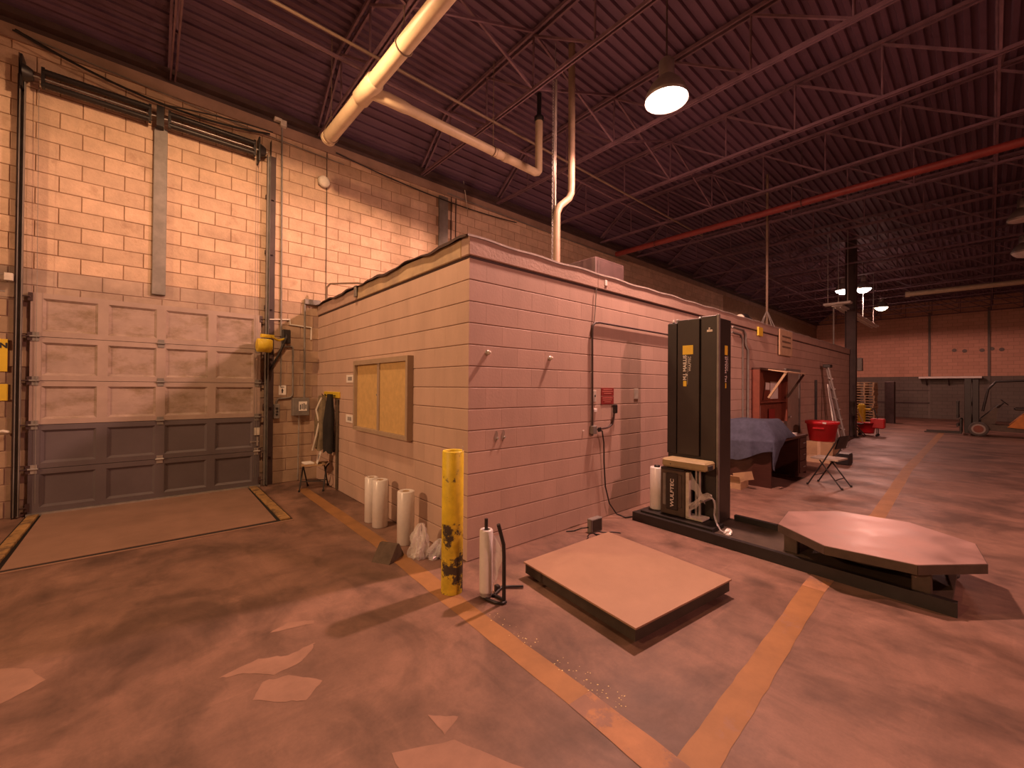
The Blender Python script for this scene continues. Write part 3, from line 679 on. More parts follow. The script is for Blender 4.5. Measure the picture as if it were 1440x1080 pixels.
single(MB().tube([(0.02, 4.2, 3.06), (0.02, 4.2, 3.30), (0.06, 4.15, 3.36), (0.35, 3.7, 3.34), (0.9, 3.2, 3.2)], 0.016, 8), 'roof_conduit', 'old_pipe', (0.02, 4.2, 3.05), 'rusty conduit arching over the office roof edge', 'conduit')
# ---- fittings left of the door (frame edge)
t = thing('caution_sign', (-3.63, W - 0.01, 1.77), 'yellow sign ending in the letter N at the left edge', 'sign')
MB().bbox((-3.95, W - 0.012, 1.77), (-3.525, W - 0.004, 2.16), 0.002).build('plate', 'yellow_sign', t)
text('letter', 'N', 0.085, (-3.592, W - 0.0135, 2.08), (1, 0, 0), (0, 0, 1), 'ink', t, bold=0.004)
single(MB().bbox((-3.95, W - 0.012, 1.42), (-3.518, W - 0.004, 1.62), 0.002), 'yellow_placard', 'yellow_sign', (-3.63, W - 0.008, 1.42), 'blank yellow placard below the lettered sign at the left edge', 'sign')
t = thing('sensor_box', (-3.50, W - 0.14, 2.85), 'small white box on a conduit left of the dock door', 'junction box')
MB().bbox((-3.545, W - 0.14, 2.85), (-3.475, W - 0.085, 2.94), 0.004).build('box', 'dirty_white', t)
MB().tube([(-4.2, W - 0.1, 2.93), (-3.54, W - 0.1, 2.92)], 0.008, 6).build('upper_conduit', 'galv', t)
MB().tube([(-4.2, W - 0.1, 2.73), (-3.54, W - 0.1, 2.72)], 0.008, 6).build('lower_conduit', 'galv', t)
single(MB().tube([(-3.58, W - 0.05, 1.05), (-3.54, W - 0.08, 1.06), (-3.50, W - 0.06, 1.045)], 0.018, 8), 'rope_cleat', 'dirty_white', (-3.54, W - 0.06, 1.03), 'small white cleat on the jamb left of the door', 'cleat')

# ================================================================== DOCK LEVELER
t = thing('dock_leveler', (-2.12, 3.45, 0), 'steel dock leveler plate with yellow side curbs before the door', 'dock leveler')
MB().box((-3.36, 2.37, 0.0005), (-0.90, 4.53, 0.003)).build('pit_edge', 'slot_black', t)
MB().add([(-3.20, 2.43, 0.009), (-1.07, 2.45, 0.009), (-1.05, 4.50, 0.012), (-3.22, 4.50, 0.012), (-3.20, 2.43, 0.0), (-1.07, 2.45, 0.0), (-1.05, 4.50, 0.0), (-3.22, 4.50, 0.0)],
         [(0, 1, 2, 3), (4, 5, 1, 0), (5, 6, 2, 1), (6, 7, 3, 2), (7, 4, 0, 3)]).build('deck_plate', 'leveler_plate', t)
MB().bbox((-1.03, 2.40, 0.0), (-0.925, 4.48, 0.028), 0.005).build('side_curb', 'curb_yellow', t)
MB().bbox((-3.335, 2.40, 0.0), (-3.24, 4.48, 0.028), 0.005).build('side_curb', 'curb_yellow', t)
MB().box((-3.36, 2.345, 0.0), (-0.90, 2.385, 0.006)).build('front_angle', 'leveler_plate', t)

# ================================================================== CEILING PIPES
t = thing('drain_pipe', (-0.13, 2.0, 5.4), 'thick cream roof drain pipe hung below the joists', 'pipe')
P1, P2 = Vector((-0.22, 3.43, 5.40)), Vector((-0.03, 0.61, 5.60)); dv = (P2 - P1).normalized(); PX = P1 + dv * 6.5
MB().tube([P1, P1 + dv * 6.5], 0.098, 18).build('main_run', 'pvc', t)
MB().tube([P1 - dv * 0.02, P1 + dv * 0.03], 0.108, 18).build('end_collar', 'pvc', t)
tee = P1 + dv * 1.30
MB().tube([tee - dv * 0.22, tee - dv * 0.20, tee + dv * 0.2, tee + dv * 0.22], 0.1, 18, True, [0.10, 0.116, 0.116, 0.10]).build('tee_fitting', 'pvc', t)
e1 = Vector((2.93, 2.06, 5.42))
b0 = tee + Vector((0.02, -0.02, -0.03)); b1 = Vector((0.30, 2.00, 5.40))
MB().tube([b0, (b0 + b1) / 2 + Vector((0, -0.03, -0.01)), b1, b1 + Vector((0.1, 0, 0))], 0.072, 14, True, [0.075, 0.082, 0.078, 0.066]).build('branch_elbow', 'pvc', t)
MB().tube([b1, e1 - Vector((0.09, 0, 0)), e1 - Vector((0.03, 0, -0.02)), e1 + Vector((0.0, 0, 0.06)), e1 + Vector((0.0, 0, 0.95))], 0.066, 14).build('branch_run', 'pvc', t)
for fr in (0.62, 0.68): MB().tube([b1.lerp(e1, fr), b1.lerp(e1, fr + 0.035)], 0.073, 14).build('coupling', 'pvc', t)
MB().tube([e1 + Vector((0, 0, 0.93)), e1 + Vector((0, 0, 0.96)), e1 + Vector((0, 0, 1.01)), e1 + Vector((0, 0, 1.02)), e1 + Vector((0, 0, 1.43))], 0.08, 14, True, [0.075, 0.085, 0.085, 0.04, 0.04]).build('roof_drain_cup', 'black_metal', t)
for s_ in (0.10, 2.2, 4.4):
    c = P1 + dv * s_
    MB().tube([(c.x + 0.108 * math.cos(a), c.y, c.z + 0.108 * math.sin(a)) for a in [PI * 0.95 + (PI * 1.1) * k / 10 for k in range(11)]] , 0.008, 6).tube([c + Vector((0.108, 0, 0)), c + Vector((0.0, 0, 0.3)), c + Vector((0, 0, 6.87 - c.z))], 0.006, 5).tube([c + Vector((-0.108, 0, 0)), c + Vector((0.0, 0, 0.3))], 0.006, 5).build('hanger', 'old_pipe', t)
c = b1.lerp(e1, 0.6); MB().tube(arc(c, 0.075, 0, 2 * PI, 14, 'yz'), 0.008, 6).tube([c + Vector((0, 0, 0.07)), (c.x, c.y, 6.87)], 0.006, 5).build('hanger', 'old_pipe', t)
single(MB().tube([(-3.0, 2.09, 5.95), (9.5, 2.13, 5.95)], 0.020, 8), 'sprinkler_branch', 'red_pipe' if False else 'old_pipe', (3, 2.1, 5.93), 'thin straight pipe running under the joists above the branch drain', 'pipe')
t = thing('sprinkler_main', (8.5, -2, 5.62), 'dark red sprinkler main crossing below the joists', 'pipe')
MB().tube([(8.5, 4.3, 5.72), (8.5, -14, 5.72)], 0.075, 14).build('pipe_run', 'red_pipe', t)
for yy in (3.0, -0.5, -4, -7.5, -11): MB().tube(arc((8.5, yy, 5.72), 0.085, 0, 2 * PI, 14, 'xz'), 0.008, 6).tube([(8.5, yy, 5.80), (8.5, yy, 6.87)], 0.008, 6).build('hanger', 'steel_dark', t)
t = thing('far_drain_pipe', (22.6, -3, 5.7), 'pale horizontal pipe far right below the dark roof', 'pipe')
MB().tube([(22.55, -0.85, 5.80), (23.0, -7, 5.80)], 0.10, 14).build('pipe_run', 'pvc', t)
MB().tube([(22.545, -0.80, 5.80), (22.56, -0.95, 5.80)], 0.125, 14).build('end_cap', 'pvc', t)
for yy, xx in ((-1.5, 22.6), (-4, 22.78), (-6, 22.92)): MB().tube([(xx, yy, 5.9), (xx, yy, 6.87)], 0.012, 6).build('hanger', 'steel_dark', t)
t = thing('vent_pipe', (2.27, 1.0, 2.99), 'tall vertical pipe with an offset bend rising from the office roof', 'pipe')
MB().tube([(2.27, 1, 2.985), (2.27, 1, 4.12), (2.275, 1, 4.22), (2.33, 1, 4.33), (2.53, 1, 4.50), (2.585, 1, 4.60), (2.59, 1, 4.72), (2.575, 1, 6.9)], 0.052, 12).build('tube', 'old_pipe', t)
MB().lathe([(0.10, 0), (0.10, 0.02), (0.06, 0.06)], (2.27, 1, 2.985), 14).build('roof_flange', 'old_pipe', t)
t = thing('hanging_chain', (2.33, 1.05, 3.0), 'silvery chain and cord hanging beside the tall vent pipe', 'chain')
mb = MB()
for k in range(78):
    z = 3.05 + k * 0.042; a = 0 if k % 2 else PI / 2
    mb.tube([(2.31 + 0.014 * math.cos(q) * math.cos(a), 1.13 + 0.014 * math.cos(q) * math.sin(a), z + 0.024 * math.sin(q)) for q in [2 * PI * i / 8 for i in range(9)]], 0.0045, 4, False)
tag(mb.build('links', 'galv', t), kind='stuff')
MB().tube([(2.36, 1.11, 3.0), (2.38, 1.12, 4.0), (2.33, 1.12, 5.0), (2.35, 1.12, 6.25)], 0.012, 6).tube([(2.33, 1.09, 3.0), (2.34, 1.10, 4.2), (2.36, 1.11, 6.3)], 0.009, 6).build('cord', 'rim_gray', t)
MB().tube([(2.34, 1.12, 6.2), (2.34, 1.12, 6.85)], 0.006, 5).build('hook_wire', 'galv', t)

#==PART4==
# ================================================================== ON THE OFFICE SIDE (SHORT) WALL
t = thing('display_case', (-0.03, 1.88, 1.02), 'shallow oak-framed bulletin case with two tan sliding panels', 'bulletin board')
a, b, z0, z1 = 1.07, 2.70, 1.02, 1.98; d = -0.075
MB().box((d, a, z0), (-0.001, a + 0.05, z1)).build('frame_side', 'oak_frame', t)
MB().box((d, b - 0.05, z0), (-0.001, b, z1)).build('frame_side', 'oak_frame', t)
MB().box((d, a + 0.05, z0), (-0.001, b - 0.05, z0 + 0.05)).build('frame_bottom', 'oak_frame', t)
MB().box((d, a + 0.05, z1 - 0.06), (-0.001, b - 0.05, z1)).build('frame_top', 'oak_frame', t)
MB().box((-0.02, a + 0.05, z0 + 0.05), (-0.002, b - 0.05, z1 - 0.06)).build('cork_back', 'cork', t)
MB().bbox((d + 0.012, 1.86, z0 + 0.05), (-0.02, 1.92, z1 - 0.06), 0.004).build('mullion', 'oak_frame', t)
MB().box((-0.032, 1.93, z0 + 0.052), (-0.024, b - 0.052, z1 - 0.062)).build('sliding_panel', 'cork', t)
MB().box((-0.046, a + 0.052, z0 + 0.052), (-0.038, 1.94, z1 - 0.062)).build('sliding_panel', 'cork', t)
MB().lathe([(0.012, 0), (0.012, 0.004)], (0, 0, 0), 10).build('finger_pull', 'gray_steel', t, (0, 0, 0)).matrix_local = Matrix.Translation((-0.016, 0.08, 0.5)) @ Matrix.Rotation(-PI / 2, 4, 'Y')
for zz, lb in ((1.68, 'small white framed label on the office side, upper one'), (1.09, 'small white framed label on the office side, lower one')):
    t = thing('wall_label', (-0.004, 3.02, zz), lb, 'label', 'small wall labels')
    MB().bbox((-0.006, 2.87, zz), (-0.001, 3.16, zz + 0.115), 0.001).build('card', 'paper', t)
    MB().box((-0.0075, 2.93, zz + 0.03), (-0.006, 3.09, zz + 0.085)).build('print', 'gray_ink' if zz > 1.5 else 'paper', t)
    if zz < 1.5:
        for k in range(4): MB().box((-0.009, 2.935 + k * 0.04, zz + 0.03), (-0.0075, 2.965 + k * 0.04, zz + 0.085)).build('character_block', 'gray_ink', t)
# coat rack with hanging gear in the corner
t = thing('coat_rack', (-0.02, 3.62, 1.45), 'yellow rail with hooks in the corner of the office', 'coat rack')
MB().bbox((-0.035, 3.42, 1.44), (-0.001, 4.12, 1.535), 0.006).build('rail', 'yellow_paint', t)
for yy in (3.55, 3.7, 3.85, 4.0): MB().tube([(-0.03, yy, 1.48), (-0.09, yy, 1.47), (-0.10, yy, 1.50)], 0.007, 6).build('hook', 'black_metal', t)
def hang(name, x, y0, y1, z0, z1, m, label, seed, thick=0.07):
    random.seed(seed); ph = [rnd(0, 6) for _ in range(4)]
    mb_ = MB()
    def fn(u, v):
        a_ = 2 * PI * u; w_ = (y1 - y0) / 2 * (0.45 + 0.55 * min(1, v * 2.2)) * (1 + 0.12 * math.sin(5 * v + ph[0])); dp = thick * (0.5 + 0.5 * min(1, v * 2)) * (1 + 0.25 * math.sin(3 * a_ + ph[1] + 4 * v))
        return (x + dp * math.cos(a_), (y0 + y1) / 2 + w_ * math.sin(a_) * (1 + 0.1 * math.sin(4 * a_ + ph[2])), z1 + (z0 - z1) * v + 0.02 * math.sin(3 * a_ + ph[3]) * v)
    mb_.grid(fn, 28, 14)
    return single(mb_, name, m, (x, (y0 + y1) / 2, z0), label, 'coat')
hang('hanging_coat', -0.11, 3.48, 3.68, 0.60, 1.50, 'dark_cloth', 'black coat hanging from the yellow rail, nearest the bulletin case', 3, 0.075)
hang('hanging_coverall', -0.14, 3.72, 3.98, 0.62, 1.47, 'tan_cloth', 'crumpled tan coverall hanging deepest in the corner', 5, 0.09)
single(MB().tube([(-0.16, 3.80, 1.44), (-0.23, 3.84, 1.25), (-0.19, 3.82, 1.05), (-0.24, 3.78, 0.85), (-0.26, 3.9, 0.6)], 0.018, 8), 'hanging_strap', 'dirty_white', (-0.2, 3.8, 0.6), 'pale twisted strap hanging in front of the tan coverall', 'strap')
single(MB().bbox((-0.035, 3.46, 0.02), (-0.012, 3.52, 1.42), 0.004), 'leaning_board', 'wood_gray', (-0.02, 3.49, 0.02), 'narrow dark board standing against the wall behind the coat', 'board')

# folding chair (shared builder)
def folding_chair(name, c, rot, label, seatmat, s=1.0, back=True, zs=0.44, group='folding chairs'):
    t_ = thing(name, (c[0], c[1], 0), label, 'chair', group); R_ = Matrix.Rotation(rot, 3, 'Z'); O = Vector((c[0], c[1], 0))
    def T(x, y, z): return O + R_ @ Vector((x * s, y * s, z * s))
    for sx in (-1, 1):
        MB().tube([T(sx * 0.20, 0.22, 0.0), T(sx * 0.20, 0.0, 0.40), T(sx * 0.20, -0.20, 0.80 if back else 0.42)], 0.011, 8).build('front_leg', 'black_metal', t_)
        MB().tube([T(sx * 0.18, -0.24, 0.0), T(sx * 0.18, 0.06, zs - 0.02)], 0.011, 8).build('rear_leg', 'black_metal', t_)
        for q in (T(sx * 0.20, 0.22, 0.0), T(sx * 0.18, -0.24, 0.0)): MB().lathe([(0.016, 0), (0.014, 0.03)], q, 8).build('foot_cap', 'rubber', t_)
    MB().tube([T(-0.18, -0.15, 0.13), T(0.18, -0.15, 0.13)], 0.008, 6).build('rear_stretcher', 'black_metal', t_)
    MB().tube([T(-0.20, 0.13, 0.165), T(0.20, 0.13, 0.165)], 0.008, 6).build('front_stretcher', 'black_metal', t_)
    mb_ = MB(); pts = [(-0.19, -0.19), (0.19, -0.19), (0.205, 0.10), (0.17, 0.19), (-0.17, 0.19), (-0.205, 0.10)]
    vs = [tuple(T(x, y, zs - 0.012)) for x, y in pts] + [tuple(T(x, y, zs + 0.012)) for x, y in pts]; n_ = len(pts)
    mb_.add(vs, [tuple(range(n_ - 1, -1, -1)), tuple(range(n_, 2 * n_))] + [(i, (i + 1) % n_, n_ + (i + 1) % n_, n_ + i) for i in range(n_)]); mb_.build('seat', seatmat, t_)
    if back:
        MB().grid(lambda u, v: tuple(T(-0.20 + 0.40 * u, -0.145 - 0.055 * v * 1.0 - 0.03 * math.sin(PI * u), 0.62 + 0.20 * v - 0.01 * (2 * u - 1) ** 4)), 10, 4).grid(lambda u, v: tuple(T(0.20 - 0.40 * u, -0.160 - 0.055 * v - 0.03 * math.sin(PI * u), 0.62 + 0.20 * v - 0.01 * (2 * u - 1) ** 4)), 10, 4).build('backrest', 'black_metal', t_)
    return t_
folding_chair('folding_chair', (-0.25, 3.82), math.radians(150), 'small folding stool-chair with brown seat in the office corner', 'cardboard', 0.86, False, 0.46)
t = thing('booklet', (-0.30, 3.78, 0.40), 'white booklet propped open on the small folding chair', 'booklet')
A = Vector((-0.26, 3.66, 0.408)); Bv = Vector((-0.22, 3.86, 0.408)); Cv = Vector((-0.21, 3.64, 0.60)); nb = Vector((0.006, -0.001, 0))
MB().add([A, Bv, Bv + Cv - A, Cv, A + nb, Bv + nb, Bv + Cv - A + nb, Cv + nb], [(3, 2, 1, 0), (4, 5, 6, 7), (0, 1, 5, 4), (1, 2, 6, 5), (2, 3, 7, 6), (3, 0, 4, 7)]).build('cover', 'paper', t)
for k in range(5):
    f0, f1 = 0.15 + k * 0.14, 0.24 + k * 0.14; o_ = Vector((-0.0015, 0, 0)) + A
    q = [o_ + (Bv - A) * f0 + (Cv - A) * 0.3, o_ + (Bv - A) * f1 + (Cv - A) * 0.3, o_ + (Bv - A) * f1 + (Cv - A) * 0.72, o_ + (Bv - A) * f0 + (Cv - A) * 0.72]
    MB().add(q, [(3, 2, 1, 0)]).build('print_bar', 'gray_ink', t)
MB().bbox((-0.42, 3.72, 0.408), (-0.28, 3.92, 0.432), 0.006).build('page_block', 'paper', t)

# film rolls, wheel chock, plastic bag
def film_roll(x, y, r, h, label):
    t_ = thing('stretch_film_roll', (x, y, 0), label, 'film roll', 'white film rolls by the office wall')
    MB().lathe([(r * 0.42, 0.004), (r - 0.006, 0.0), (r, 0.006), (r, h - 0.008), (r - 0.008, h), (r * 0.42, h - 0.003), (r * 0.40, h - 0.02)], (x, y, 0), 28, False, False).build('film', 'film_roll', t_)
    MB().lathe([(r * 0.40, 0.0), (r * 0.40, h - 0.002), (r * 0.34, h - 0.002), (r * 0.34, h - 0.10), (0.001, h - 0.10)], (x, y, 0), 20, False, False).build('core', 'cardboard', t_)
    return t_
film_roll(-0.205, 1.71, 0.078, 0.535, 'white film roll partly hidden, leftmost of the three by the wall')
film_roll(-0.200, 1.47, 0.088, 0.545, 'white film roll standing in front of the leftmost one')
film_roll(-0.215, 0.80, 0.088, 0.545, 'single white film roll nearest the plastic bag')
t = thing('wheel_chock', (-0.52, 0.55, 0), 'dark wooden wedge wheel chock on the floor', 'wheel chock')
c = (-0.52, 0.55); k_, n_ = math.cos(math.radians(31)), math.sin(math.radians(31))
def rt_(x, y): return (c[0] + x * k_ - y * n_, c[1] + x * n_ + y * k_)
vs = []
for yy in (-0.095, 0.095):
    for x, z in ((-0.125, 0), (0.125, 0), (0.035, 0.14), (0.0, 0.14)): q = rt_(x, yy); vs.append((q[0], q[1], z))
MB().add(vs, [(0, 1, 2, 3), (7, 6, 5, 4), (0, 4, 5, 1), (1, 5, 6, 2), (2, 6, 7, 3), (3, 7, 4, 0)]).build('wedge', 'wood_gray', t)
t = thing('plastic_bag', (-0.22, 0.40, 0), 'crumpled heap of clear plastic film beside the yellow bollard', 'plastic bag')
random.seed(11)
def crumple(c_, rx, ry, h, ph, n1=26, n2=12):
    def fn(u, v):
        a_ = 2 * PI * u; el = v * PI * 0.5
        k = 1 + 0.22 * math.sin(5 * a_ + ph) * math.sin(3 * v * PI + ph) + 0.13 * math.sin(11 * a_ + 7 * v + ph)
        return (c_[0] + rx * k * math.cos(a_) * math.cos(el) ** 0.8 + 0.03 * v, c_[1] + ry * k * math.sin(a_) * math.cos(el) ** 0.8, max(0.002, c_[2] + h * math.sin(el) * (1 + 0.15 * math.sin(4 * a_ + ph))))
    return MB().grid(fn, n1, n2, False)
crumple((-0.27, 0.42, 0.0), 0.09, 0.11, 0.27, 0.3).build('film_heap', 'stretch_plastic', t)
crumple((-0.28, 0.43, 0.005), 0.055, 0.075, 0.22, 2.0).build('inner_film', 'film_roll', t)
crumple((-0.13, 0.30, 0.0), 0.11, 0.09, 0.14, 1.7).build('dark_folds', 'stretch_plastic', t)
crumple((-0.12, 0.29, 0.004), 0.085, 0.07, 0.085, 0.9).build('dark_sack', 'tyre_gray', t)  # dark gray sack inside the clear film

# yellow bollard
t = thing('bollard', (-0.405, -0.37, 0), 'chipped yellow steel bollard at the office corner', 'bollard')
MB().lathe([(0.086, 0.0), (0.086, 0.55)], (-0.405, -0.37, 0), 28, True, False).build('scuffed_base', 'yellow_chipped_low', t)
MB().lathe([(0.086, 0.55), (0.086, 1.115), (0.080, 1.122), (0.074, 1.118), (0.074, 1.09)], (-0.405, -0.37, 0), 28, False, False).build('pipe', 'yellow_chipped', t)
MB().lathe([(0.074, 1.09), (0.04, 1.098), (0.002, 1.10)], (-0.405, -0.37, 0), 28, False, True).build('concrete_fill', 'wood_gray', t)
MB().tube([(-0.36, -0.44, 1.10), (-0.36, -0.44, 1.16)], 0.004, 5).build('wire_stub', 'dirty_white', t)

# hand film dispenser on its wire stand
t = thing('film_dispenser', (-0.22, -0.68, 0), 'film roll on a black hand stand with curved handle beside the bollard', 'film dispenser')
MB().tube([(-0.275, -0.60, 0.012), (-0.29, -0.66, 0.012), (-0.265, -0.76, 0.012), (-0.235, -0.80, 0.012), (-0.205, -0.80, 0.012), (-0.195, -0.76, 0.012), (-0.20, -0.68, 0.012), (-0.24, -0.59, 0.012), (-0.275, -0.60, 0.012)], 0.011, 8).build('base_loop', 'black_metal', t)
MB().tube([(-0.20, -0.66, 0.014), (-0.07, -0.60, 0.014), (0.06, -0.71, 0.016)], 0.011, 8).build('base_foot', 'black_metal', t)
MB().bbox((-0.15, -0.63, 0.0), (-0.115, -0.59, 0.05), 0.004).build('clamp', 'black_metal', t)
MB().tube([(-0.205, -0.78, 0.012), (-0.208, -0.78, 0.35), (-0.213, -0.78, 0.44), (-0.235, -0.775, 0.52), (-0.258, -0.77, 0.60)], 0.015, 10).build('handle', 'black_metal', t)
MB().tube([(-0.262, -0.63, 0.01), (-0.264, -0.63, 0.61)], 0.014, 10).build('spindle', 'black_metal', t)
MB().lathe([(0.030, 0.045), (0.050, 0.045), (0.052, 0.06), (0.052, 0.52), (0.045, 0.53), (0.028, 0.528), (0.028, 0.51)], (-0.263, -0.63, 0), 24, False, False).build('film_roll', 'film_roll', t)
MB().lathe([(0.046, 0.02), (0.046, 0.05)], (-0.263, -0.63, 0), 20).build('core_end', 'galv', t)
MB().grid(lambda u, v: (-0.225 + 0.035 * u + 0.008 * math.sin(9 * v), -0.66 - 0.10 * u * v, 0.10 + (0.40 * (1 - 0.0 * u)) * v * (1 - 0.35 * u)), 5, 9, False).build('loose_film', 'stretch_plastic', t)
MB().grid(lambda u, v: (-0.216 + 0.05 * u * v + 0.006 * math.sin(13 * v), -0.67 - 0.03 * u, 0.14 + 0.34 * v), 4, 9, False).build('loose_film', 'stretch_plastic', t)

# floor scale plate
t = thing('floor_scale', (0.66, -1.2, 0), 'low square steel floor scale platform', 'floor scale')
q = [(0.20, -0.56), (0.06, -1.745), (1.235, -1.86), (1.385, -0.58)]; zt = 0.13
inn = [(q[0][0] + .012, q[0][1] - .012), (q[1][0] + .012, q[1][1] + .012), (q[2][0] - .012, q[2][1] + .012), (q[3][0] - .012, q[3][1] - .012)]
MB().prism(q, zt - 0.012, zt).build('deck_plate', 'scale_plate', t)
def edge_channel(a_, b_, name='side_channel'):
    A = Vector((*a_, 0)); Bv = Vector((*b_, 0)); d_ = (Bv - A).normalized(); nn = Vector((-d_.y, d_.x, 0)) * 0.045
    if (Vector((0.72, -1.19, 0)) - A).dot(nn) < 0: nn = -nn
    vs_ = [A, Bv, Bv + nn, A + nn]; MB().add([(v.x, v.y, 0.035) for v in vs_] + [(v.x, v.y, zt - 0.013) for v in vs_], [(3, 2, 1, 0), (4, 5, 6, 7), (0, 1, 5, 4), (1, 2, 6, 5), (2, 3, 7, 6), (3, 0, 4, 7)]).build(name, 'plate_side', t)
for i in range(4): edge_channel(inn[i], inn[(i + 1) % 4])
for (x, y) in ((0.29, -0.66), (0.17, -1.64), (1.14, -1.74), (1.27, -0.69)): MB().lathe([(0.04, 0), (0.04, 0.015), (0.015, 0.02), (0.015, 0.118)], (x, y, 0), 12).build('foot', 'black_metal', t)
MB().box((0.78, -1.803, 0.066), (0.92, -1.80, 0.072)).build('worn_label', 'dirty_white', t)

# transformer box with loose wires
t = thing('scale_junction_box', (1.62, -0.20, 0), 'small gray junction box on the floor with loose wires', 'junction box')
MB().bbox((1.50, -0.28, 0.0), (1.69, -0.21, 0.155), 0.006).build('box', 'gray_steel', t)
MB().bbox((1.515, -0.284, 0.012), (1.675, -0.279, 0.143), 0.002).build('lid', 'plate_side', t)
for k in range(4):
    random.seed(40 + k); p0 = Vector((rnd(1.5, 1.7), -0.25, 0.03)); pts = [p0]
    a_ = rnd(-2.6, -0.3)
    for j in range(6): a_ += rnd(-0.6, 0.6); p0 = p0 + Vector((0.06 * math.cos(a_), 0.045 * math.sin(a_), 0)); pts.append(Vector((p0.x, p0.y, 0.006)))
    MB().tube(pts, 0.005, 6).build('wire', 'black_metal', t)
MB().tube([(1.5, -0.23, 0.06), (1.44, -0.18, 0.05), (1.40, -0.10, 0.008), (1.33, -0.05, 0.006)], 0.007, 6).build('wire', 'black_metal', t)
random.seed(21)

# ================================================================== ON THE OFFICE FRONT (LONG) WALL
def knob(x, z, label):
    t_ = thing('hook_knob', (x, -0.03, z), label, 'knob', 'wall knobs')
    MB().tube([(x, -0.001, z), (x, -0.012, z), (x, -0.012, z), (x, -0.022, z)], 0.02, 12, True, [0.026, 0.024, 0.012, 0.012]).build('stem', 'galv', t_)
    MB().lathe([(0.004, -0.02), (0.018, -0.012), (0.022, 0.0), (0.018, 0.012), (0.004, 0.02)], (x, -0.026, z), 12).build('cap', 'dirty_white', t_)
knob(0.22, 1.965, 'round pale knob on the gray office wall near its corner')
knob(1.09, 1.955, 'round pale knob on the gray office wall left of the conduit')
t = thing('conduit_loop', (1.82, -0.02, 1.1), 'dark conduit running up and bending right along the office wall', 'conduit')
MB().tube([(1.83, -0.02, 1.05), (1.815, -0.02, 2.32), (1.825, -0.02, 2.39), (1.87, -0.02, 2.43), (1.95, -0.02, 2.44), (4.6, -0.02, 2.44)], 0.013, 8).build('tube', 'steel_dark', t)
MB().tube([(1.89, -0.02, 2.86), (1.87, -0.02, 2.6), (1.85, -0.02, 2.45)], 0.006, 6).build('thin_wire', 'gray_steel', t)
MB().tube([(1.90, -0.02, 1.12), (2.15, -0.02, 1.13), (2.24, -0.02, 1.17), (2.27, -0.02, 1.26), (2.275, -0.02, 1.33)], 0.011, 8).build('branch_tube', 'steel_dark', t)
MB().bbox((1.80, -0.055, 1.07), (1.88, -0.001, 1.17), 0.006).build('outlet_box', 'gray_steel', t)
def plate(name, x0, x1, z0, z1, label, cat, m='dirty_white', d=0.02):
    return single(MB().bbox((x0, -d, z0), (x1, -0.001, z1), 0.004), name, m, ((x0 + x1) / 2, -d / 2, z0), label, cat)
t = thing('switch_plate', (1.885, -0.02, 1.45), 'narrow cream switch plate left of the red notice', 'switch')
MB().bbox((1.855, -0.012, 1.46), (1.915, -0.001, 1.60), 0.003).build('cover', 'dirty_white', t); MB().bbox((1.877, -0.02, 1.52), (1.893, -0.012, 1.545), 0.002).build('toggle', 'ink', t)
plate('round_button_plate', 1.86, 1.925, 1.335, 1.375, 'small oval pale button below the switch plate', 'button', 'paper')
plate('wall_outlet', 2.29, 2.325, 1.30, 1.39, 'small pale outlet plate with black plug right of the conduit', 'outlet', 'dirty_white', 0.03)
single(MB().bbox((2.245, -0.07, 1.31), (2.285, -0.015, 1.42), 0.008), 'black_plug', 'black_metal', (2.265, -0.04, 1.31), 'black plug in the outlet under the red notice', 'plug')
plate('paper_strip', 2.755, 2.86, 1.485, 1.625, 'small pale card on the wall right of the red notice', 'card', 'dirty_white', 0.006)
t = thing('red_notice', (2.15, -0.004, 1.42), 'two-part red notice with faded white lines on the office wall', 'notice')
MB().bbox((2.02, -0.006, 1.532), (2.285, -0.001, 1.632), 0.001).build('upper_sheet', 'red_sign', t); MB().bbox((2.02, -0.006, 1.425), (2.285, -0.001, 1.524), 0.001).build('lower_sheet', 'red_sign', t)
for zz, a_, b_ in ((1.612, .15, .85), (1.588, .08, .92), (1.563, .2, .8), (1.505, .1, .9), (1.480, .12, .85), (1.455, .25, .75)): MB().box((2.02 + .265 * a_, -0.0075, zz - 0.006), (2.02 + .265 * b_, -0.006, zz + 0.004)).build('faded_text_line', 'red_sign_text', t)
t = thing('extension_cord', (2.2, -0.1, 0), 'black power cord hanging from the wall outlet to the floor', 'cord')
MB().tube([(1.92, -0.04, 1.12), (1.97, -0.06, 1.10), (2.02, -0.05, 0.95), (2.04, -0.04, 0.7), (2.07, -0.04, 0.4), (2.13, -0.06, 0.18), (2.20, -0.12, 0.05), (2.27, -0.20, 0.010), (2.40, -0.24, 0.008), (2.60, -0.20, 0.008)], 0.009, 8).build('cable', 'black_metal', t)
MB().bbox((1.88, -0.075, 1.095), (1.94, -0.055 + 0.0, 1.15), 0.006).build('plug', 'black_metal', t)
t = thing('wall_scars', (0.5, -0.005, 1.10), 'two patched bolt holes with chipped plaster on the office wall', 'bolt')
for x, z in ((0.34, 1.13), (0.43, 1.135)):
    MB().add([(x - 0.03, -0.0035, z), (x - 0.01, -0.0035, z - 0.045), (x + 0.015, -0.0035, z - 0.01), (x + 0.02, -0.0035, z + 0.05), (x - 0.005, -0.0035, z + 0.075)], [(0, 1, 2, 3, 4)]).build('plaster_chip', 'office_door_tan', t)
    MB().lathe([(0.014, 0), (0.010, 0.016)], (0, 0, 0), 10).build('bolt_head', 'galv', t, (0, 0, 0)).matrix_local = Matrix.Translation((x - 0.5 + 0.01, 0.003, z - 1.105)) @ Matrix.Rotation(PI / 2, 4, 'X')
plate('wall_screw', 1.665, 1.685, 1.105, 1.125, 'tiny bright screw left of the outlet box', 'screw', 'paper', 0.012)
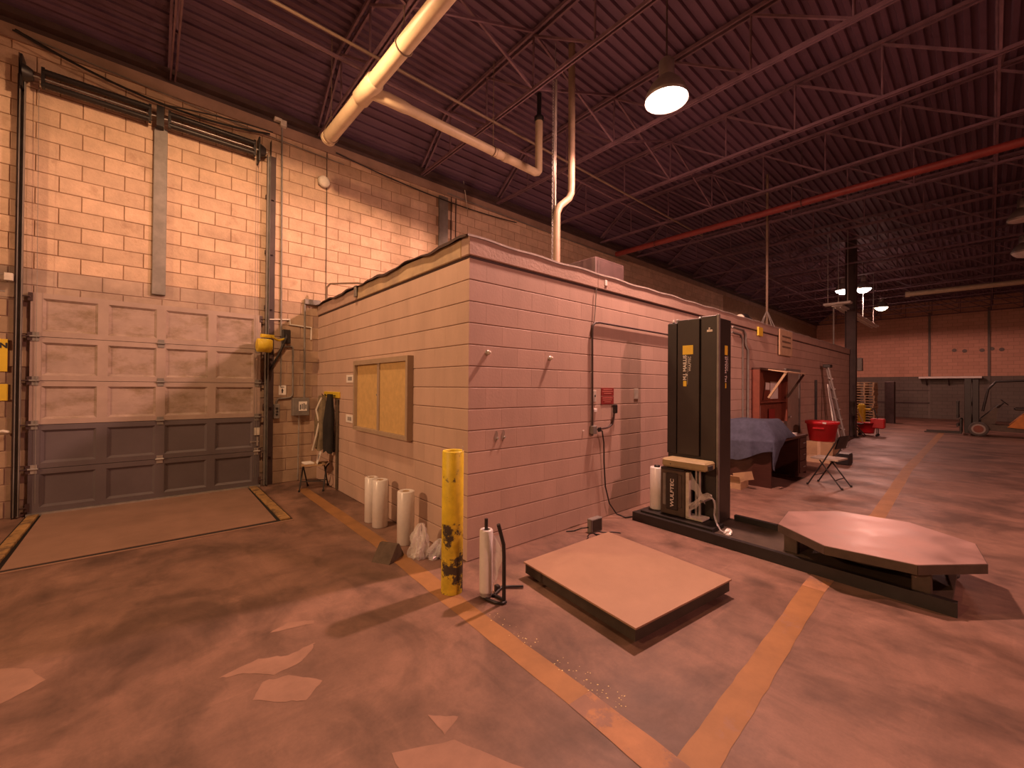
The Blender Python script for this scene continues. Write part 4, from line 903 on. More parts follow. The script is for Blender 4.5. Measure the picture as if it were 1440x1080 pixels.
plate('fascia_tag', 2.06, 2.11, 2.92, 2.99, 'small white tag on the fascia above the conduit', 'tag', 'paper', 0.025)
# things on the office roof
t = thing('rooftop_unit', (3.3, 1.15, 2.99), 'dark metal unit box standing on the office roof', 'ventilation unit')
MB().bbox((2.94, 0.80, 2.994), (3.70, 1.55, 3.67), 0.012).build('cabinet', 'steel_dark', t)
MB().bbox((2.99, 0.785, 3.03), (3.65, 0.80, 3.62), 0.006).build('access_panel', 'steel_dark', t)
MB().lathe([(0.012, 0), (0.012, 0.01)], (0, 0, 0), 8).build('panel_screw', 'galv', t, (0, 0, 0)).matrix_local = Matrix.Translation((0.3, -0.367, 0.30)) @ Matrix.Rotation(PI / 2, 4, 'X')

#==PART5==
# ================================================================== STRETCH WRAPPING MACHINE
t = thing('stretch_wrapper', (2.65, -1.4, 0), 'black mast pallet wrapping machine with low octagonal turntable', 'wrapping machine')
# base frame, slightly skewed
def sk(x, y, z): return (x - 0.055 * ((-y) - 0.3) , y, z)
def skbox(a, b):
    vs = [sk(x, y, z) for z in (a[2], b[2]) for x, y in ((a[0], a[1]), (b[0], a[1]), (b[0], b[1]), (a[0], b[1]))]
    return MB().add(vs, [(3, 2, 1, 0), (4, 5, 6, 7), (0, 1, 5, 4), (1, 2, 6, 5), (2, 3, 7, 6), (3, 0, 4, 7)])
skbox((2.335, -3.02, 0.035), (3.06, -0.34, 0.085)).build('base_pan', 'machine_brown', t)
skbox((2.285, -3.05, 0.0), (2.345, -0.29, 0.105)).build('base_rail', 'black_metal', t)
skbox((3.02, -1.95, 0.0), (3.075, -1.22, 0.145)).build('base_rail', 'black_metal', t)
skbox((2.30, -0.36, 0.0), (3.06, -0.29, 0.10)).build('rear_crossbar', 'black_metal', t)
skbox((2.36, -1.25, 0.085), (2.66, -0.36, 0.125)).build('carriage_rest', 'black_metal', t)
# mast
MB().bbox((2.70, -1.14, 0.085), (3.0, -0.53, 2.455), 0.008).build('mast_column', 'mast_black', t)
fc = MB().bbox((2.672, -0.655, 0.83), (2.70, -0.535, 2.44), 0.004).build('side_cover', 'black_metal', t)
MB().bbox((2.664, -0.94, 0.83), (2.70, -0.668, 2.47), 0.005).build('front_cover', 'mast_black', t)
MB().bbox((2.675, -1.135, 0.12), (2.70, -0.955, 2.485), 0.005).build('front_cover', 'mast_black', t)
MB().bbox((2.66, -1.165, 0.09), (2.70, -1.14, 2.49), 0.003).build('corner_trim', 'gray_steel', t)
MB().bbox((2.70, -1.165, 0.09), (3.0, -1.14, 2.45), 0.005).build('side_panel', 'mast_black', t)
for yy in (-0.60, -0.93): MB().lathe([(0.016, 0), (0.016, 0.03), (0.008, 0.035)], (2.70, yy, 2.455), 10).build('cap_bolt', 'galv', t)
MB().bbox((2.74, -0.64, 2.455), (2.79, -0.60, 2.50), 0.01).build('cable_gland', 'gray_steel', t)
MB().bbox((2.668, -1.09, 2.295), (2.6745, -1.025, 2.32), 0.001).bbox((2.668, -1.062, 2.32), (2.6745, -1.045, 2.345), 0.001).build('latch', 'dirty_white', t)
# decals and lettering on the mast
MB().bbox((2.6615, -0.865, 2.045), (2.664, -0.735, 2.155), 0.0005).build('yellow_decal', 'yellow_sign', t)
MB().bbox((2.6615, -0.785, 1.66), (2.664, -0.745, 1.725), 0.0005).build('yellow_square', 'yellow_sign', t)
text('maker_lettering', 'M.J. MAILLIS', 0.058, (2.6625, -0.765, 1.735), (0, 0, 1), (0, 1, 0), 'paper', t, sx=1.02, bold=0.0012)
text('model_lettering', 'WULFTEC', 0.040, (2.6625, -0.825, 1.84), (0, 0, 1), (0, 1, 0), 'paper', t, sx=1.0)
MB().bbox((2.6625, -0.7985, 1.68), (2.664, -0.7965, 2.03), 0.0002).build('thin_rule', 'paper', t)
MB().bbox((2.82, -1.1675, 2.03), (2.90, -1.165, 2.14), 0.0005).build('yellow_decal', 'yellow_sign', t)
MB().bbox((2.835, -1.1675, 1.64), (2.865, -1.165, 1.70), 0.0005).build('yellow_square', 'yellow_sign', t)
text('maker_lettering', 'M.J. MAILLIS', 0.058, (2.85, -1.1665, 1.71), (0, 0, 1), (-1, 0, 0), 'paper', t, sx=1.02, bold=0.0012)
text('model_lettering', 'WULFTEC', 0.040, (2.90, -1.1665, 1.84), (0, 0, 1), (-1, 0, 0), 'paper', t, sx=1.0)
# carriage: olive beam, film roll, lettered head
car = MB().bbox((2.42, -1.135, 0.70), (2.66, -0.60, 0.80), 0.02).build('carriage_beam', 'olive_beam', t)
MB().bbox((2.46, -1.15, 0.715), (2.56, -1.135, 0.765), 0.003).build('beam_port', 'ink', car)
MB().bbox((2.415, -0.72, 0.735), (2.42, -0.71, 0.745), 0.001).build('beam_screw', 'ink', car)
hd = MB().bbox((2.44, -0.885, 0.13), (2.64, -0.575, 0.68), 0.012).build('film_head', 'machine_brown', t)
MB().bbox((2.425, -0.875, 0.665), (2.655, -0.585, 0.69), 0.004).build('head_top_plate', 'black_metal', hd)
MB().bbox((2.425, -0.80, 0.20), (2.44, -0.655, 0.63), 0.01).build('cover_bulge', 'mast_black', hd)
MB().bbox((2.43, -0.652, 0.24), (2.44, -0.61, 0.62), 0.006).build('cover_rib', 'gray_steel', hd)
MB().bbox((2.43, -0.845, 0.24), (2.44, -0.80, 0.62), 0.006).build('cover_rib', 'machine_brown', hd)
text('head_lettering', 'WULFTEC', 0.060, (2.423, -0.735, 0.235), (0, 0, 1), (0, 1, 0), 'paper', hd, sx=1.22, bold=0.001)
MB().bbox((2.45, -0.925, 0.14), (2.50, -0.885, 0.66), 0.004).build('roller_post', 'dirty_white', hd)
for yy in (-0.95, -0.99): MB().tube([(2.58, yy, 0.15), (2.58, yy, 0.68)], 0.016, 10).build('guide_roller', 'galv', hd)
MB().bbox((2.45, -1.08, 0.13), (2.64, -0.885, 0.155), 0.004).build('head_bottom_plate', 'dirty_white', hd)
MB().bbox((2.40, -1.10, 0.36), (2.64, -1.07, 0.385), 0.003).build('tension_arm', 'gray_steel', hd)
MB().lathe([(0.026, 0.14), (0.082, 0.14), (0.084, 0.15), (0.084, 0.645), (0.078, 0.655), (0.028, 0.652), (0.028, 0.62)], (2.54, -0.475, 0), 26, False, False).build('film_roll', 'film_roll', t)
MB().lathe([(0.036, 0.645), (0.036, 0.675), (0.012, 0.68)], (2.54, -0.475, 0), 16).build('roll_cap', 'black_metal', t)
MB().lathe([(0.09, 0.105), (0.10, 0.112), (0.10, 0.135), (0.03, 0.14)], (2.54, -0.475, 0), 20).build('roll_tray', 'black_metal', t)
# loose film tail
def tail(u, v):
    P = [Vector((2.46, -0.93, 0.27)), Vector((2.43, -1.0, 0.31)), Vector((2.42, -1.10, 0.42)), Vector((2.42, -1.16, 0.455)), Vector((2.42, -1.21, 0.44)), Vector((2.43, -1.225, 0.34)), Vector((2.43, -1.225, 0.25)), Vector((2.42, -1.25, 0.17)), Vector((2.41, -1.29, 0.11)), Vector((2.40, -1.34, 0.10))]
    k = u * (len(P) - 1); i = min(int(k), len(P) - 2); q = P[i].lerp(P[i + 1], k - i); w = 0.05 * (1 - 0.72 * u)
    return (q.x + 0.01 * math.sin(17 * u + 5 * v), q.y + w * (v - 0.5) * (0.4 if u < 0.45 else 0.9), q.z + w * (v - 0.5) * (1.6 if u < 0.45 else 0.3))
MB().grid(tail, 30, 4, False).build('film_tail', 'stretch_plastic', t)
MB().grid(lambda u, v: (2.50 + 0.02 * math.sin(6 * u), -0.92 - 0.17 * u, 0.56 - 0.20 * u + (v - 0.5) * (0.20 - 0.12 * u) + 0.02 * math.sin(8 * u + 9 * v)), 12, 6, False).build('film_web', 'stretch_plastic', t)
crumple((2.41, -1.37, 0.087), 0.035, 0.04, 0.05, 0.4, 14, 6).build('film_knot', 'film_roll', t)
# turntable
C0 = (2.71, -2.49); ang = [math.radians(29.5 + 45 * k) for k in range(8)]; Rr = 0.725
tt = MB().prism([(C0[0] + Rr * math.cos(a), C0[1] + Rr * math.sin(a)) for a in ang], 0.262, 0.332).build('turntable', 'turntable_steel', t)
for k in range(8):
    a, b_ = ang[k], ang[(k + 1) % 8]; r1 = Rr + 0.002
    p, q = (C0[0] + r1 * math.cos(a), C0[1] + r1 * math.sin(a)), (C0[0] + r1 * math.cos(b_), C0[1] + r1 * math.sin(b_))
    n_ = (math.cos((a + b_) / 2) * 0.004, math.sin((a + b_) / 2) * 0.004)
    MB().add([(p[0], p[1], 0.258), (q[0], q[1], 0.258), (q[0], q[1], 0.328), (p[0], p[1], 0.328), (p[0] + n_[0], p[1] + n_[1], 0.258), (q[0] + n_[0], q[1] + n_[1], 0.258), (q[0] + n_[0], q[1] + n_[1], 0.328), (p[0] + n_[0], p[1] + n_[1], 0.328)],
             [(4, 5, 6, 7), (3, 2, 6, 7)[::-1], (0, 1, 5, 4)[::-1]]).build('rim_plate', 'machine_brown', tt)
MB().lathe([(0.52, 0.20), (0.52, 0.262)], (C0[0], C0[1], 0), 28).build('bearing_ring', 'black_metal', t)
MB().lathe([(0.20, 0.06), (0.20, 0.20)], (C0[0], C0[1], 0), 20).build('center_hub', 'black_metal', t)
for (x, y, a) in ((2.235, -2.86, 0.5), (2.40, -1.96, -0.5), (3.0, -1.98, 0.6), (3.02, -2.98, -0.6), (2.08, -2.4, 0.1), (3.30, -2.5, 0)):
    if x < 2.2 or x > 3.2: continue
    MB().bbox((x - 0.05, y - 0.055, 0.085), (x + 0.05, y + 0.055, 0.25), 0.006).build('support_bracket', 'machine_brown', t)
    MB().tube([(x - 0.035 * math.cos(a), y - 0.035 * math.sin(a), 0.045 + 0.0), (x + 0.035 * math.cos(a), y + 0.035 * math.sin(a), 0.045)], 0.045, 16).build('support_wheel', 'tyre_gray', t)

# ================================================================== DESK NOOK
t = thing('wood_desk', (6.45, -0.47, 0), 'dark mahogany desk against the gray office wall', 'desk')
MB().bbox((5.42, -0.86, 0.72), (7.52, -0.08, 0.76), 0.006).build('desktop', 'mahogany', t)
MB().bbox((5.47, -0.84, 0.0), (5.51, -0.10, 0.72), 0.004).build('side_panel', 'mahogany', t)
MB().bbox((6.98, -0.84, 0.0), (7.02, -0.10, 0.72), 0.004).build('side_panel', 'mahogany', t)
MB().bbox((7.46, -0.84, 0.0), (7.50, -0.10, 0.72), 0.004).build('side_panel', 'mahogany', t)
MB().bbox((5.52, -0.14, 0.08), (6.98, -0.11, 0.72), 0.004).build('modesty_panel', 'mahogany', t)
for k, (z0, z1) in enumerate(((0.05, 0.27), (0.28, 0.50), (0.51, 0.71))):
    dr = MB().bbox((7.03, -0.855, z0), (7.45, -0.83, z1), 0.004).build('drawer', 'mahogany', t)
    MB().tube([(7.18, -0.87, (z0 + z1) / 2), (7.30, -0.87, (z0 + z1) / 2)], 0.008, 6).build('pull', 'galv', dr)
t = thing('covered_equipment', (5.85, -0.45, 0.76), 'navy cloth draped over equipment on the desk end', 'cloth')
MB().bbox((5.62, -0.70, 0.762), (6.35, -0.22, 1.05), 0.03).build('hidden_equipment', 'black_metal', t)
random.seed(33)
def drape(u, v):
    x = 5.43 + 1.20 * max(0.0, (u - 0.34) / 0.66); y = -0.12 - 1.02 * v
    inx = max(0, min(1, (x - 5.46) / 0.16)) * max(0, min(1, (6.66 - x) / 0.30)); iny = max(0, min(1, (y + 0.88) / 0.18))
    z = 0.785 + 0.31 * (inx * iny) ** 0.6 + 0.012 * math.sin(9 * u + 3) * math.sin(7 * v)
    if y < -0.88:
        d_ = (-0.88 - y); hs = max(0.0, 1.0 - max(0, u - 0.30) / 0.40); y = -0.89 - 0.04 * abs(math.sin(8 * u + 2)) * min(1, d_ * 8) * hs; z = z - d_ * 1.5 * hs
    if u < 0.34:
        k = (0.34 - u) / 0.34; L_ = 0.36 * (0.72 + 0.28 * math.sin(5.5 * v + 0.6)) * (1.0 if v < 0.74 else max(0.15, 1 - (v - 0.74) * 2.6))
        x = 5.395 - 0.045 * abs(math.sin(11 * v + 1.2)) * k; z = z - k * L_ - 0.01
    return (x, y, max(z, 0.25))
MB().grid(drape, 46, 40).build('cloth', 'navy_cloth', t)
random.seed(5)
single(MB().bbox((6.70, -0.80, 0.762), (7.05, -0.55, 0.775), 0.003), 'desk_papers', 'paper', (6.87, -0.67, 0.762), 'loose white papers on the desk beside the navy cloth', 'papers')
single(MB().bbox((7.12, -0.70, 0.762), (7.46, -0.40, 0.772), 0.003), 'paper_stack', 'paper', (7.3, -0.55, 0.762), 'flat pale papers at the far end of the desk', 'papers')
# wall cabinet with raised awning door
t = thing('wall_cabinet', (7.95, -0.16, 1.0), 'reddish wooden wall cabinet with its front raised like an awning', 'cabinet')
MB().box((7.05, -0.03, 0.90), (8.85, -0.002, 2.03)).build('back_panel', 'red_wood', t)
MB().box((7.05, -0.15, 0.90), (7.09, -0.03, 2.03)).build('side_panel', 'red_wood', t)
MB().box((8.81, -0.15, 0.90), (8.85, -0.03, 2.03)).build('side_panel', 'red_wood', t)
MB().box((7.05, -0.16, 2.03), (8.85, -0.002, 2.07)).build('top_panel', 'mahogany', t)
MB().box((7.09, -0.14, 1.35), (8.81, -0.03, 1.37)).build('shelf', 'red_wood', t)
MB().bar((8.18, -0.16, 2.045), (8.18, -0.50, 1.98), 1.34, 0.022).build('awning_door', 'kraft_light', t)
MB().bar((7.55, -0.47, 1.965), (7.55, -0.155, 1.45), 0.04, 0.04).build('prop', 'wood_raw', t)
MB().bar((8.80, -0.47, 1.965), (8.80, -0.155, 1.45), 0.04, 0.04).build('prop', 'mahogany', t)
for nm, x0, x1, z0, z1, yy, lb in (('pinned_notice', 7.12, 7.34, 1.50, 1.78, -0.032, 'narrow pale notice on the near edge of the wall cabinet'), ('pinned_paper', 7.75, 8.0, 1.62, 1.78, -0.032, 'small pale paper pinned inside the wall cabinet'), ('pinned_paper', 8.05, 8.55, 1.42, 1.80, -0.032, 'large white paper pinned inside the wall cabinet'), ('hanging_card', 7.3, 7.42, 1.0, 1.28, -0.04, 'white card hanging below the notice in the cabinet'), ('red_folder', 7.9, 8.3, 0.98, 1.20, -0.05, 'red folder standing in the lower part of the cabinet')):
    single(MB().box((x0, yy - 0.006, z0), (x1, yy, z1)), nm, 'red_sign' if 'red' in nm else 'paper', ((x0 + x1) / 2, yy, z0), lb, 'folder' if 'red' in nm else 'paper')
# conduits past the mast
t = thing('wall_conduit_pair', (6.7, -0.03, 1.0), 'pair of gray conduits bending down the wall beside the cabinet', 'conduit')
MB().tube([(6.0, -0.03, 2.80), (6.52, -0.03, 2.79), (6.64, -0.03, 2.72), (6.66, -0.03, 2.5), (6.78, -0.03, 2.42), (6.78, -0.03, 0.9)], 0.02, 8).build('outer_tube', 'gray_steel', t)
MB().tube([(6.0, -0.02, 2.70), (6.42, -0.02, 2.69), (6.53, -0.02, 2.62), (6.55, -0.02, 0.9)], 0.014, 8).build('inner_tube', 'gray_steel', t)
single(MB().bbox((7.30, -0.05, 2.75), (7.55, -0.018, 2.93), 0.004), 'yellow_placard', 'yellow_sign', (7.4, -0.03, 2.75), 'small orange placard on the fascia above the desk', 'sign')
t = thing('hanging_sign', (9.0, -0.05, 2.42), 'pale lettered sign board hung from the office fascia', 'sign')
MB().bbox((8.60, -0.06, 2.42), (9.52, -0.03, 3.02), 0.01).build('board', 'kraft_light', t)
for zz in (2.86, 2.74, 2.62): MB().box((8.75, -0.063, zz - 0.02), (9.38, -0.06, zz + 0.02)).build('faded_text_line', 'old_pipe', t)
t = struct('door_2', (9.7, -0.02, 0), 'tan flush office door beyond the wall cabinet')
MB().bbox((9.20, -0.03, 0.0), (10.15, -0.004, 2.05), 0.004).build('door_leaf', 'office_door_tan', t)
MB().box((9.10, -0.045, 0.0), (9.20, -0.001, 2.13)).box((10.15, -0.045, 0.0), (10.25, -0.001, 2.13)).box((9.20, -0.045, 2.05), (10.15, -0.001, 2.13)).build('door_frame', 'gray_steel', t)
MB().lathe([(0.012, -0.03), (0.03, -0.015), (0.03, 0.01), (0.012, 0.025)], (9.32, -0.075, 0.98), 12).tube([(9.32, -0.03, 0.98), (9.32, -0.07, 0.98)], 0.014, 8).build('knob', 'galv', t)
# conduit pole on the roof with its bracket, and clutter
t = thing('roof_pole', (8.9, 0.30, 2.99), 'thin vertical pole rising from the office roof to the joists', 'pole')
MB().tube([(9.05, 0.35, 2.992), (9.05, 0.35, 6.0), (9.05, 0.35, 6.86)], 0.028, 8).build('pole', 'old_pipe', t)
for a in range(5): MB().tube([(9.05, 0.35, 3.55), (9.05 + 0.30 * math.cos(a * 1.256 + 0.4), 0.35 + 0.22 * math.sin(a * 1.256 + 0.4), 2.995)], 0.014, 6).build('guy_leg', 'gray_steel', t)
MB().lathe([(0.12, 0), (0.12, 0.015), (0.05, 0.05)], (9.05, 0.35, 2.992), 12).build('foot_flange', 'gray_steel', t)
t = thing('roof_flood_light', (7.5, 0.25, 2.99), 'black fixture lying on the office roof edge beside the pole', 'light fixture')
MB().tube([(7.15, 0.25, 3.12), (7.35, 0.25, 3.14)], 0.10, 14, True, [0.07, 0.11]).build('head', 'black_metal', t)
MB().tube([(7.35, 0.25, 3.14), (7.62, 0.27, 3.16), (7.8, 0.27, 3.10)], 0.06, 12).build('body', 'black_metal', t)
MB().tube([(7.1, 0.25, 3.12), (7.16, 0.25, 3.12)], 0.085, 14).build('lens', 'dirty_white', t)
MB().bbox((7.40, 0.2, 2.992), (7.72, 0.32, 3.06), 0.006).build('foot', 'black_metal', t)
MB().tube([(7.8, 0.27, 3.1), (8.2, 0.3, 3.03), (8.6, 0.3, 3.2), (8.9, 0.33, 3.02)], 0.012, 6).build('cord', 'dirty_white', t)

# boxes beside the desk
t = thing('small_carton', (5.12, -0.45, 0), 'small open cardboard box on the floor left of the desk', 'box')
MB().box((4.98, -0.56, 0.0), (5.30, -0.33, 0.012)).box((4.98, -0.56, 0.012), (4.99, -0.33, 0.13)).box((5.29, -0.56, 0.012), (5.30, -0.33, 0.13)).box((4.99, -0.56, 0.012), (5.29, -0.55, 0.13)).box((4.99, -0.34, 0.012), (5.29, -0.33, 0.13)).build('tray', 'cardboard', t)
MB().bar((4.99, -0.44, 0.13), (4.93, -0.44, 0.22), 0.22, 0.008).build('flap', 'cardboard', t)
MB().bar((5.14, -0.555, 0.13), (5.14, -0.52, 0.26), 0.30, 0.008).build('flap', 'cardboard', t)
single(MB().bar((5.10, -0.25, 0.0), (5.12, -0.06, 0.52), 0.34, 0.02), 'plywood_sheet', 'kraft_light', (5.22, -0.2, 0), 'tan board leaning on the wall behind the small box', 'board')
# folding chair by the desk
folding_chair('folding_chair', (6.50, -1.40), math.radians(-8), 'black metal folding chair on the open floor facing the desk', 'office_door_tan', 1.06, True, 0.44)
single(MB().bbox((6.28, -1.72, 0.465 + 0.006), (6.30, -1.70, 0.475), 0.001), 'seat_crumb', 'paper', (6.29, -1.71, 0.47), 'tiny scrap on the folding chair seat', 'scrap') if False else None
# carton, tote, step ladder
t = thing('large_carton', (9.72, -0.61, 0), 'brown cardboard carton under the red tub', 'box')
MB().bbox((9.40, -0.88, 0.0), (10.05, -0.36, 0.43), 0.006).build('carton', 'cardboard', t)
MB().box((9.399, -0.65, 0.05), (9.401, -0.59, 0.43)).box((9.40, -0.65, 0.43), (10.05, -0.59, 0.432)).build('tape', 'kraft_light', t)
single(MB().bbox((9.02, -0.90, 0.0), (9.36, -0.45, 0.13), 0.006), 'flat_carton', 'kraft_light', (9.2, -0.7, 0), 'flat pale carton on the floor before the brown carton', 'box')
t = thing('red_tub', (9.72, -0.61, 0.432), 'red plastic round tub standing on the brown carton', 'tub')
MB().lathe([(0.05, 0.002), (0.245, 0.002), (0.305, 0.39), (0.335, 0.40), (0.335, 0.46), (0.31, 0.465), (0.295, 0.45), (0.245, 0.03), (0.05, 0.02)], (9.72, -0.61, 0.432), 26, True, True).build('tub', 'red_plastic', t)
MB().bbox((9.37, -0.72, 0.72), (9.41, -0.50, 0.76), 0.01).build('handle', 'red_plastic', t)
MB().bbox((9.392, -0.76, 0.85), (9.40, -0.69, 0.885), 0.001).build('sticker', 'paper', t)
single(MB().bbox((9.12, -1.22, 0.0), (9.50, -0.98, 0.24), 0.02), 'black_case', 'black_metal', (9.3, -1.1, 0), 'small black case on the floor right of the flat carton', 'case')
t = thing('step_ladder', (12.6, -0.32, 0), 'tall aluminium step ladder leaning against the office wall', 'ladder')
LT = Vector((12.35, -0.16, 2.28))
for (fx, fy) in ((13.1, -0.42), (12.75, -0.55)): MB().bar((fx, fy, 0.0), (LT.x + (0.06 if fx > 13 else -0.10), LT.y + (0.03 if fx > 13 else -0.05), LT.z), 0.035, 0.07).build('side_rail', 'alu', t)
for (fx, fy) in ((12.05, -0.45), (11.85, -0.58)): MB().bar((fx, fy, 0.0), (LT.x - 0.02, LT.y - 0.02, LT.z - 0.5), 0.03, 0.05).build('rear_rail', 'alu', t)
for k in range(7):
    f = (k + 0.8) / 8; a = Vector((13.1, -0.42, 0)).lerp(LT + Vector((0.06, 0.03, 0)), f); b = Vector((12.75, -0.55, 0)).lerp(LT + Vector((-0.10, -0.05, 0)), f)
    MB().bar(a, b, 0.08, 0.025).build('step', 'alu', t)
MB().bbox((LT.x - 0.14, LT.y - 0.10, LT.z - 0.02), (LT.x + 0.10, LT.y + 0.08, LT.z + 0.07), 0.01).build('top_cap', 'black_metal', t)
single(MB().tube([(11.75, -0.03, 1.9), (11.76, -0.03, 0.6)], 0.03, 8), 'hanging_hose', 'black_metal', (11.75, -0.03, 0.6), 'dark strip hanging on the wall behind the ladder top', 'hose')

# ================================================================== FAR CORNER CLUTTER
t = struct('trim_6', (16.25, -0.02, 0), 'dark steel building column at the far end of the office')
cm = MB(); cm.box((16.13, -0.17, 0), (16.37, -0.155, 6.87)).box((16.13, 0.115, 0), (16.37, 0.13, 6.87)).box((16.242, -0.155, 0), (16.258, 0.115, 6.87)); cm.build('column_section', 'steel_dark', t)
MB().bbox((16.05, -0.25, 0), (16.45, 0.21, 0.02), 0.004).build('base_plate', 'steel_dark', t)
single(MB().bbox((16.40, -0.30, 2.3), (16.62, -0.06, 2.75), 0.01), 'column_box', 'gray_steel', (16.5, -0.18, 2.3), 'gray electrical box on the far steel column', 'electrical box')
t = thing('mop_bucket', (17.25, -0.42, 0), 'red mop bucket on casters near the far column', 'mop bucket')
MB().lathe([(0.05, 0.08), (0.20, 0.08), (0.27, 0.45), (0.29, 0.46), (0.28, 0.47), (0.21, 0.12)], (17.25, -0.30, 0), 18, True, True).build('bucket', 'red_plastic', t)
MB().bbox((17.08, -0.80, 0.28), (17.42, -0.42, 0.62), 0.03).build('wringer', 'red_plastic', t)
MB().tube([(17.25, -0.60, 0.6), (17.25, -0.5, 0.95), (17.25, -0.45, 0.98)], 0.02, 8).build('wringer_lever', 'black_metal', t)
for (x, y) in ((17.1, -0.12), (17.4, -0.12), (17.1, -0.6), (17.4, -0.6)): MB().tube([(x - 0.02, y, 0.04), (x + 0.02, y, 0.04)], 0.04, 10).tube([(x, y, 0.04), (x, y, 0.3)], 0.012, 6).build('caster', 'rubber', t)
single(MB().tube([(17.1, -0.30, 0.25), (16.72, 0.10, 1.55)], 0.018, 8), 'wooden_mop', 'wood_raw', (17.1, -0.3, 0.2), 'wooden mop handle leaning from the red bucket to the column', 'mop')
t = thing('step_stool', (16.75, -0.05, 0), 'low black folding step stool beside the red mop bucket', 'stool')
MB().bbox((16.55, -0.28, 0.42), (16.95, 0.16, 0.46), 0.006).build('top', 'black_metal', t)
for sx in (16.58, 16.92):
    MB().bar((sx, -0.34, 0), (sx, 0.0, 0.42), 0.03, 0.03).build('leg', 'black_metal', t); MB().bar((sx, 0.22, 0), (sx, -0.08, 0.42), 0.03, 0.03).build('leg', 'black_metal', t)
t = thing('guard_post', (18.6, 0.05, 0), 'yellow guard post behind the red mop bucket', 'bollard')
MB().lathe([(0.12, 0), (0.12, 1.02), (0.08, 1.09), (0.01, 1.11)], (18.6, 0.05, 0), 18).build('post', 'yellow_paint', t)
MB().bbox((18.5, -0.22, 0.86), (18.72, 0.30, 0.93), 0.01).build('cap_band', 'yellow_paint', t)
t = thing('yellow_cabinet', (18.2, 0.72, 0), 'yellow safety cabinet beyond the end of the office', 'cabinet')
MB().bbox((17.95, 0.48, 0.02), (18.45, 1.0, 1.25), 0.01).build('body', 'yellow_paint', t)
MB().bbox((17.935, 0.52, 0.08), (17.95, 0.96, 1.2), 0.004).build('door', 'yellow_sign', t)
# stack of pallets
def pallet():
    t_ = thing('pallet', (0, 0, 0), 'x', 'pallet', 'stacked pallets by the far wall')
    for k in range(5): MB().box((-0.5 + k * 0.22, -0.36, 0.10), (-0.38 + k * 0.22, 0.36, 0.12)).build('deck_board', 'wood_raw', t_)
    for yy in (-0.36, -0.03, 0.30): MB().box((-0.5, yy, 0.02), (0.5, yy + 0.06, 0.10)).build('stringer', 'wood_raw', t_)
    for xx in (-0.5, 0.38): MB().box((xx, -0.36, 0.0), (xx + 0.12, 0.36, 0.02)).build('bottom_board', 'wood_raw', t_)
    return t_
p0 = pallet()
for k in range(16):
    o = p0 if k == 0 else copy_tree(p0); o.location = (24.0, 0.72, 0.125 * k); o.rotation_euler = (0, 0, rnd(-0.05, 0.05))
    o['label'] = 'wooden pallet in the far stack, %s from the floor' % (ORD[k]) if k < 15 else 'topmost wooden pallet of the far stack'
single(MB().bbox((25.2, -0.15, 0), (25.7, 0.20, 2.05), 0.01), 'dark_locker', 'steel_dark', (25.45, 0.02, 0), 'tall dark locker just right of the pallet stack', 'locker')
# suspended fluorescent strip
t = thing('fluorescent_strip', (18.5, 0.2, 4.36), 'long suspended fluorescent fixture beyond the far column', 'light fixture')
MB().bbox((15.2, 0.02, 4.44), (22.2, 0.32, 4.50), 0.01).build('housing', 'white_paint', t)
for yy in (0.10, 0.24): MB().tube([(15.3, yy, 4.41), (22.1, yy, 4.41)], 0.02, 8).build('tube_lamp', 'white_paint', t)
for xx in (15.4, 17.4, 19.6, 21.9): MB().tube([(xx, 0.17, 4.5), (xx, 0.17, 6.87)], 0.012, 6).build('hanger_chain', 'galv', t)
t = thing('cross_strip', (15.1, 0.1, 4.45), 'short pale fixture hung crosswise at the near end of the strip', 'light fixture')
MB().bbox((14.85, -0.25, 4.46), (15.12, 0.48, 4.53), 0.01).build('housing', 'white_paint', t)
for yy in (-0.15, 0.38): MB().tube([(15.0, yy, 4.53), (15.0, yy, 6.87)], 0.012, 6).build('hanger_chain', 'galv', t)
single(MB().tube([(15.4, 0.3, 2.995), (15.4, 0.3, 4.44)], 0.025, 8), 'roof_post', 'gray_steel', (15.4, 0.3, 2.99), 'thin post from the far office roof up to the strip light', 'pole')
t = thing('wall_shelf', (31.9, -1.72, 2.28), 'long white shelf high on the far wall behind the forklift mast', 'shelf')
MB().bbox((31.55, -2.95, 2.32), (32.24, -0.5, 2.43), 0.01).build('board', 'white_paint', t)
for yy in (-2.6, -1.7, -0.8): MB().bar((31.6, yy, 2.31), (32.24, yy, 1.95), 0.05, 0.05).build('bracket', 'steel_dark', t)

# ================================================================== FORKLIFT (seen from its side, mast to the left)
t = thing('forklift', (21.0, -3.5, 0), 'orange forklift with dark mast parked near the far wall', 'forklift')
for xx in (20.45, 21.25):
    MB().bbox((xx - 0.06, -2.78, 0.08), (xx + 0.06, -2.60, 2.08), 0.01).build('mast_channel', 'black_metal', t)
    MB().bbox((xx - 0.05, -2.96, 0.08), (xx + 0.05, -2.80, 2.05), 0.01).build('mast_channel', 'black_metal', t)
    MB().bar((xx, -2.52, 0.06), (xx, -1.55, 0.05), 0.12, 0.045).build('fork', 'black_metal', t)
    MB().bbox((xx - 0.06, -2.54, 0.04), (xx + 0.06, -2.48, 0.60), 0.01).build('fork_shank', 'black_metal', t)
for zz in (0.4, 1.2, 2.0): MB().box((20.45, -2.74, zz), (21.25, -2.68, zz + 0.08)).build('mast_crossbar', 'black_metal', t)
MB().bbox((20.40, -2.46, 0.30), (21.3, -2.40, 0.42), 0.01).bbox((20.40, -2.46, 0.62), (21.3, -2.40, 0.74), 0.01).build('carriage', 'black_metal', t)
for k in range(5): MB().box((20.42 + k * 0.21, -2.45, 0.74), (20.46 + k * 0.21, -2.40, 1.22)).build('load_backrest_bar', 'black_metal', t)
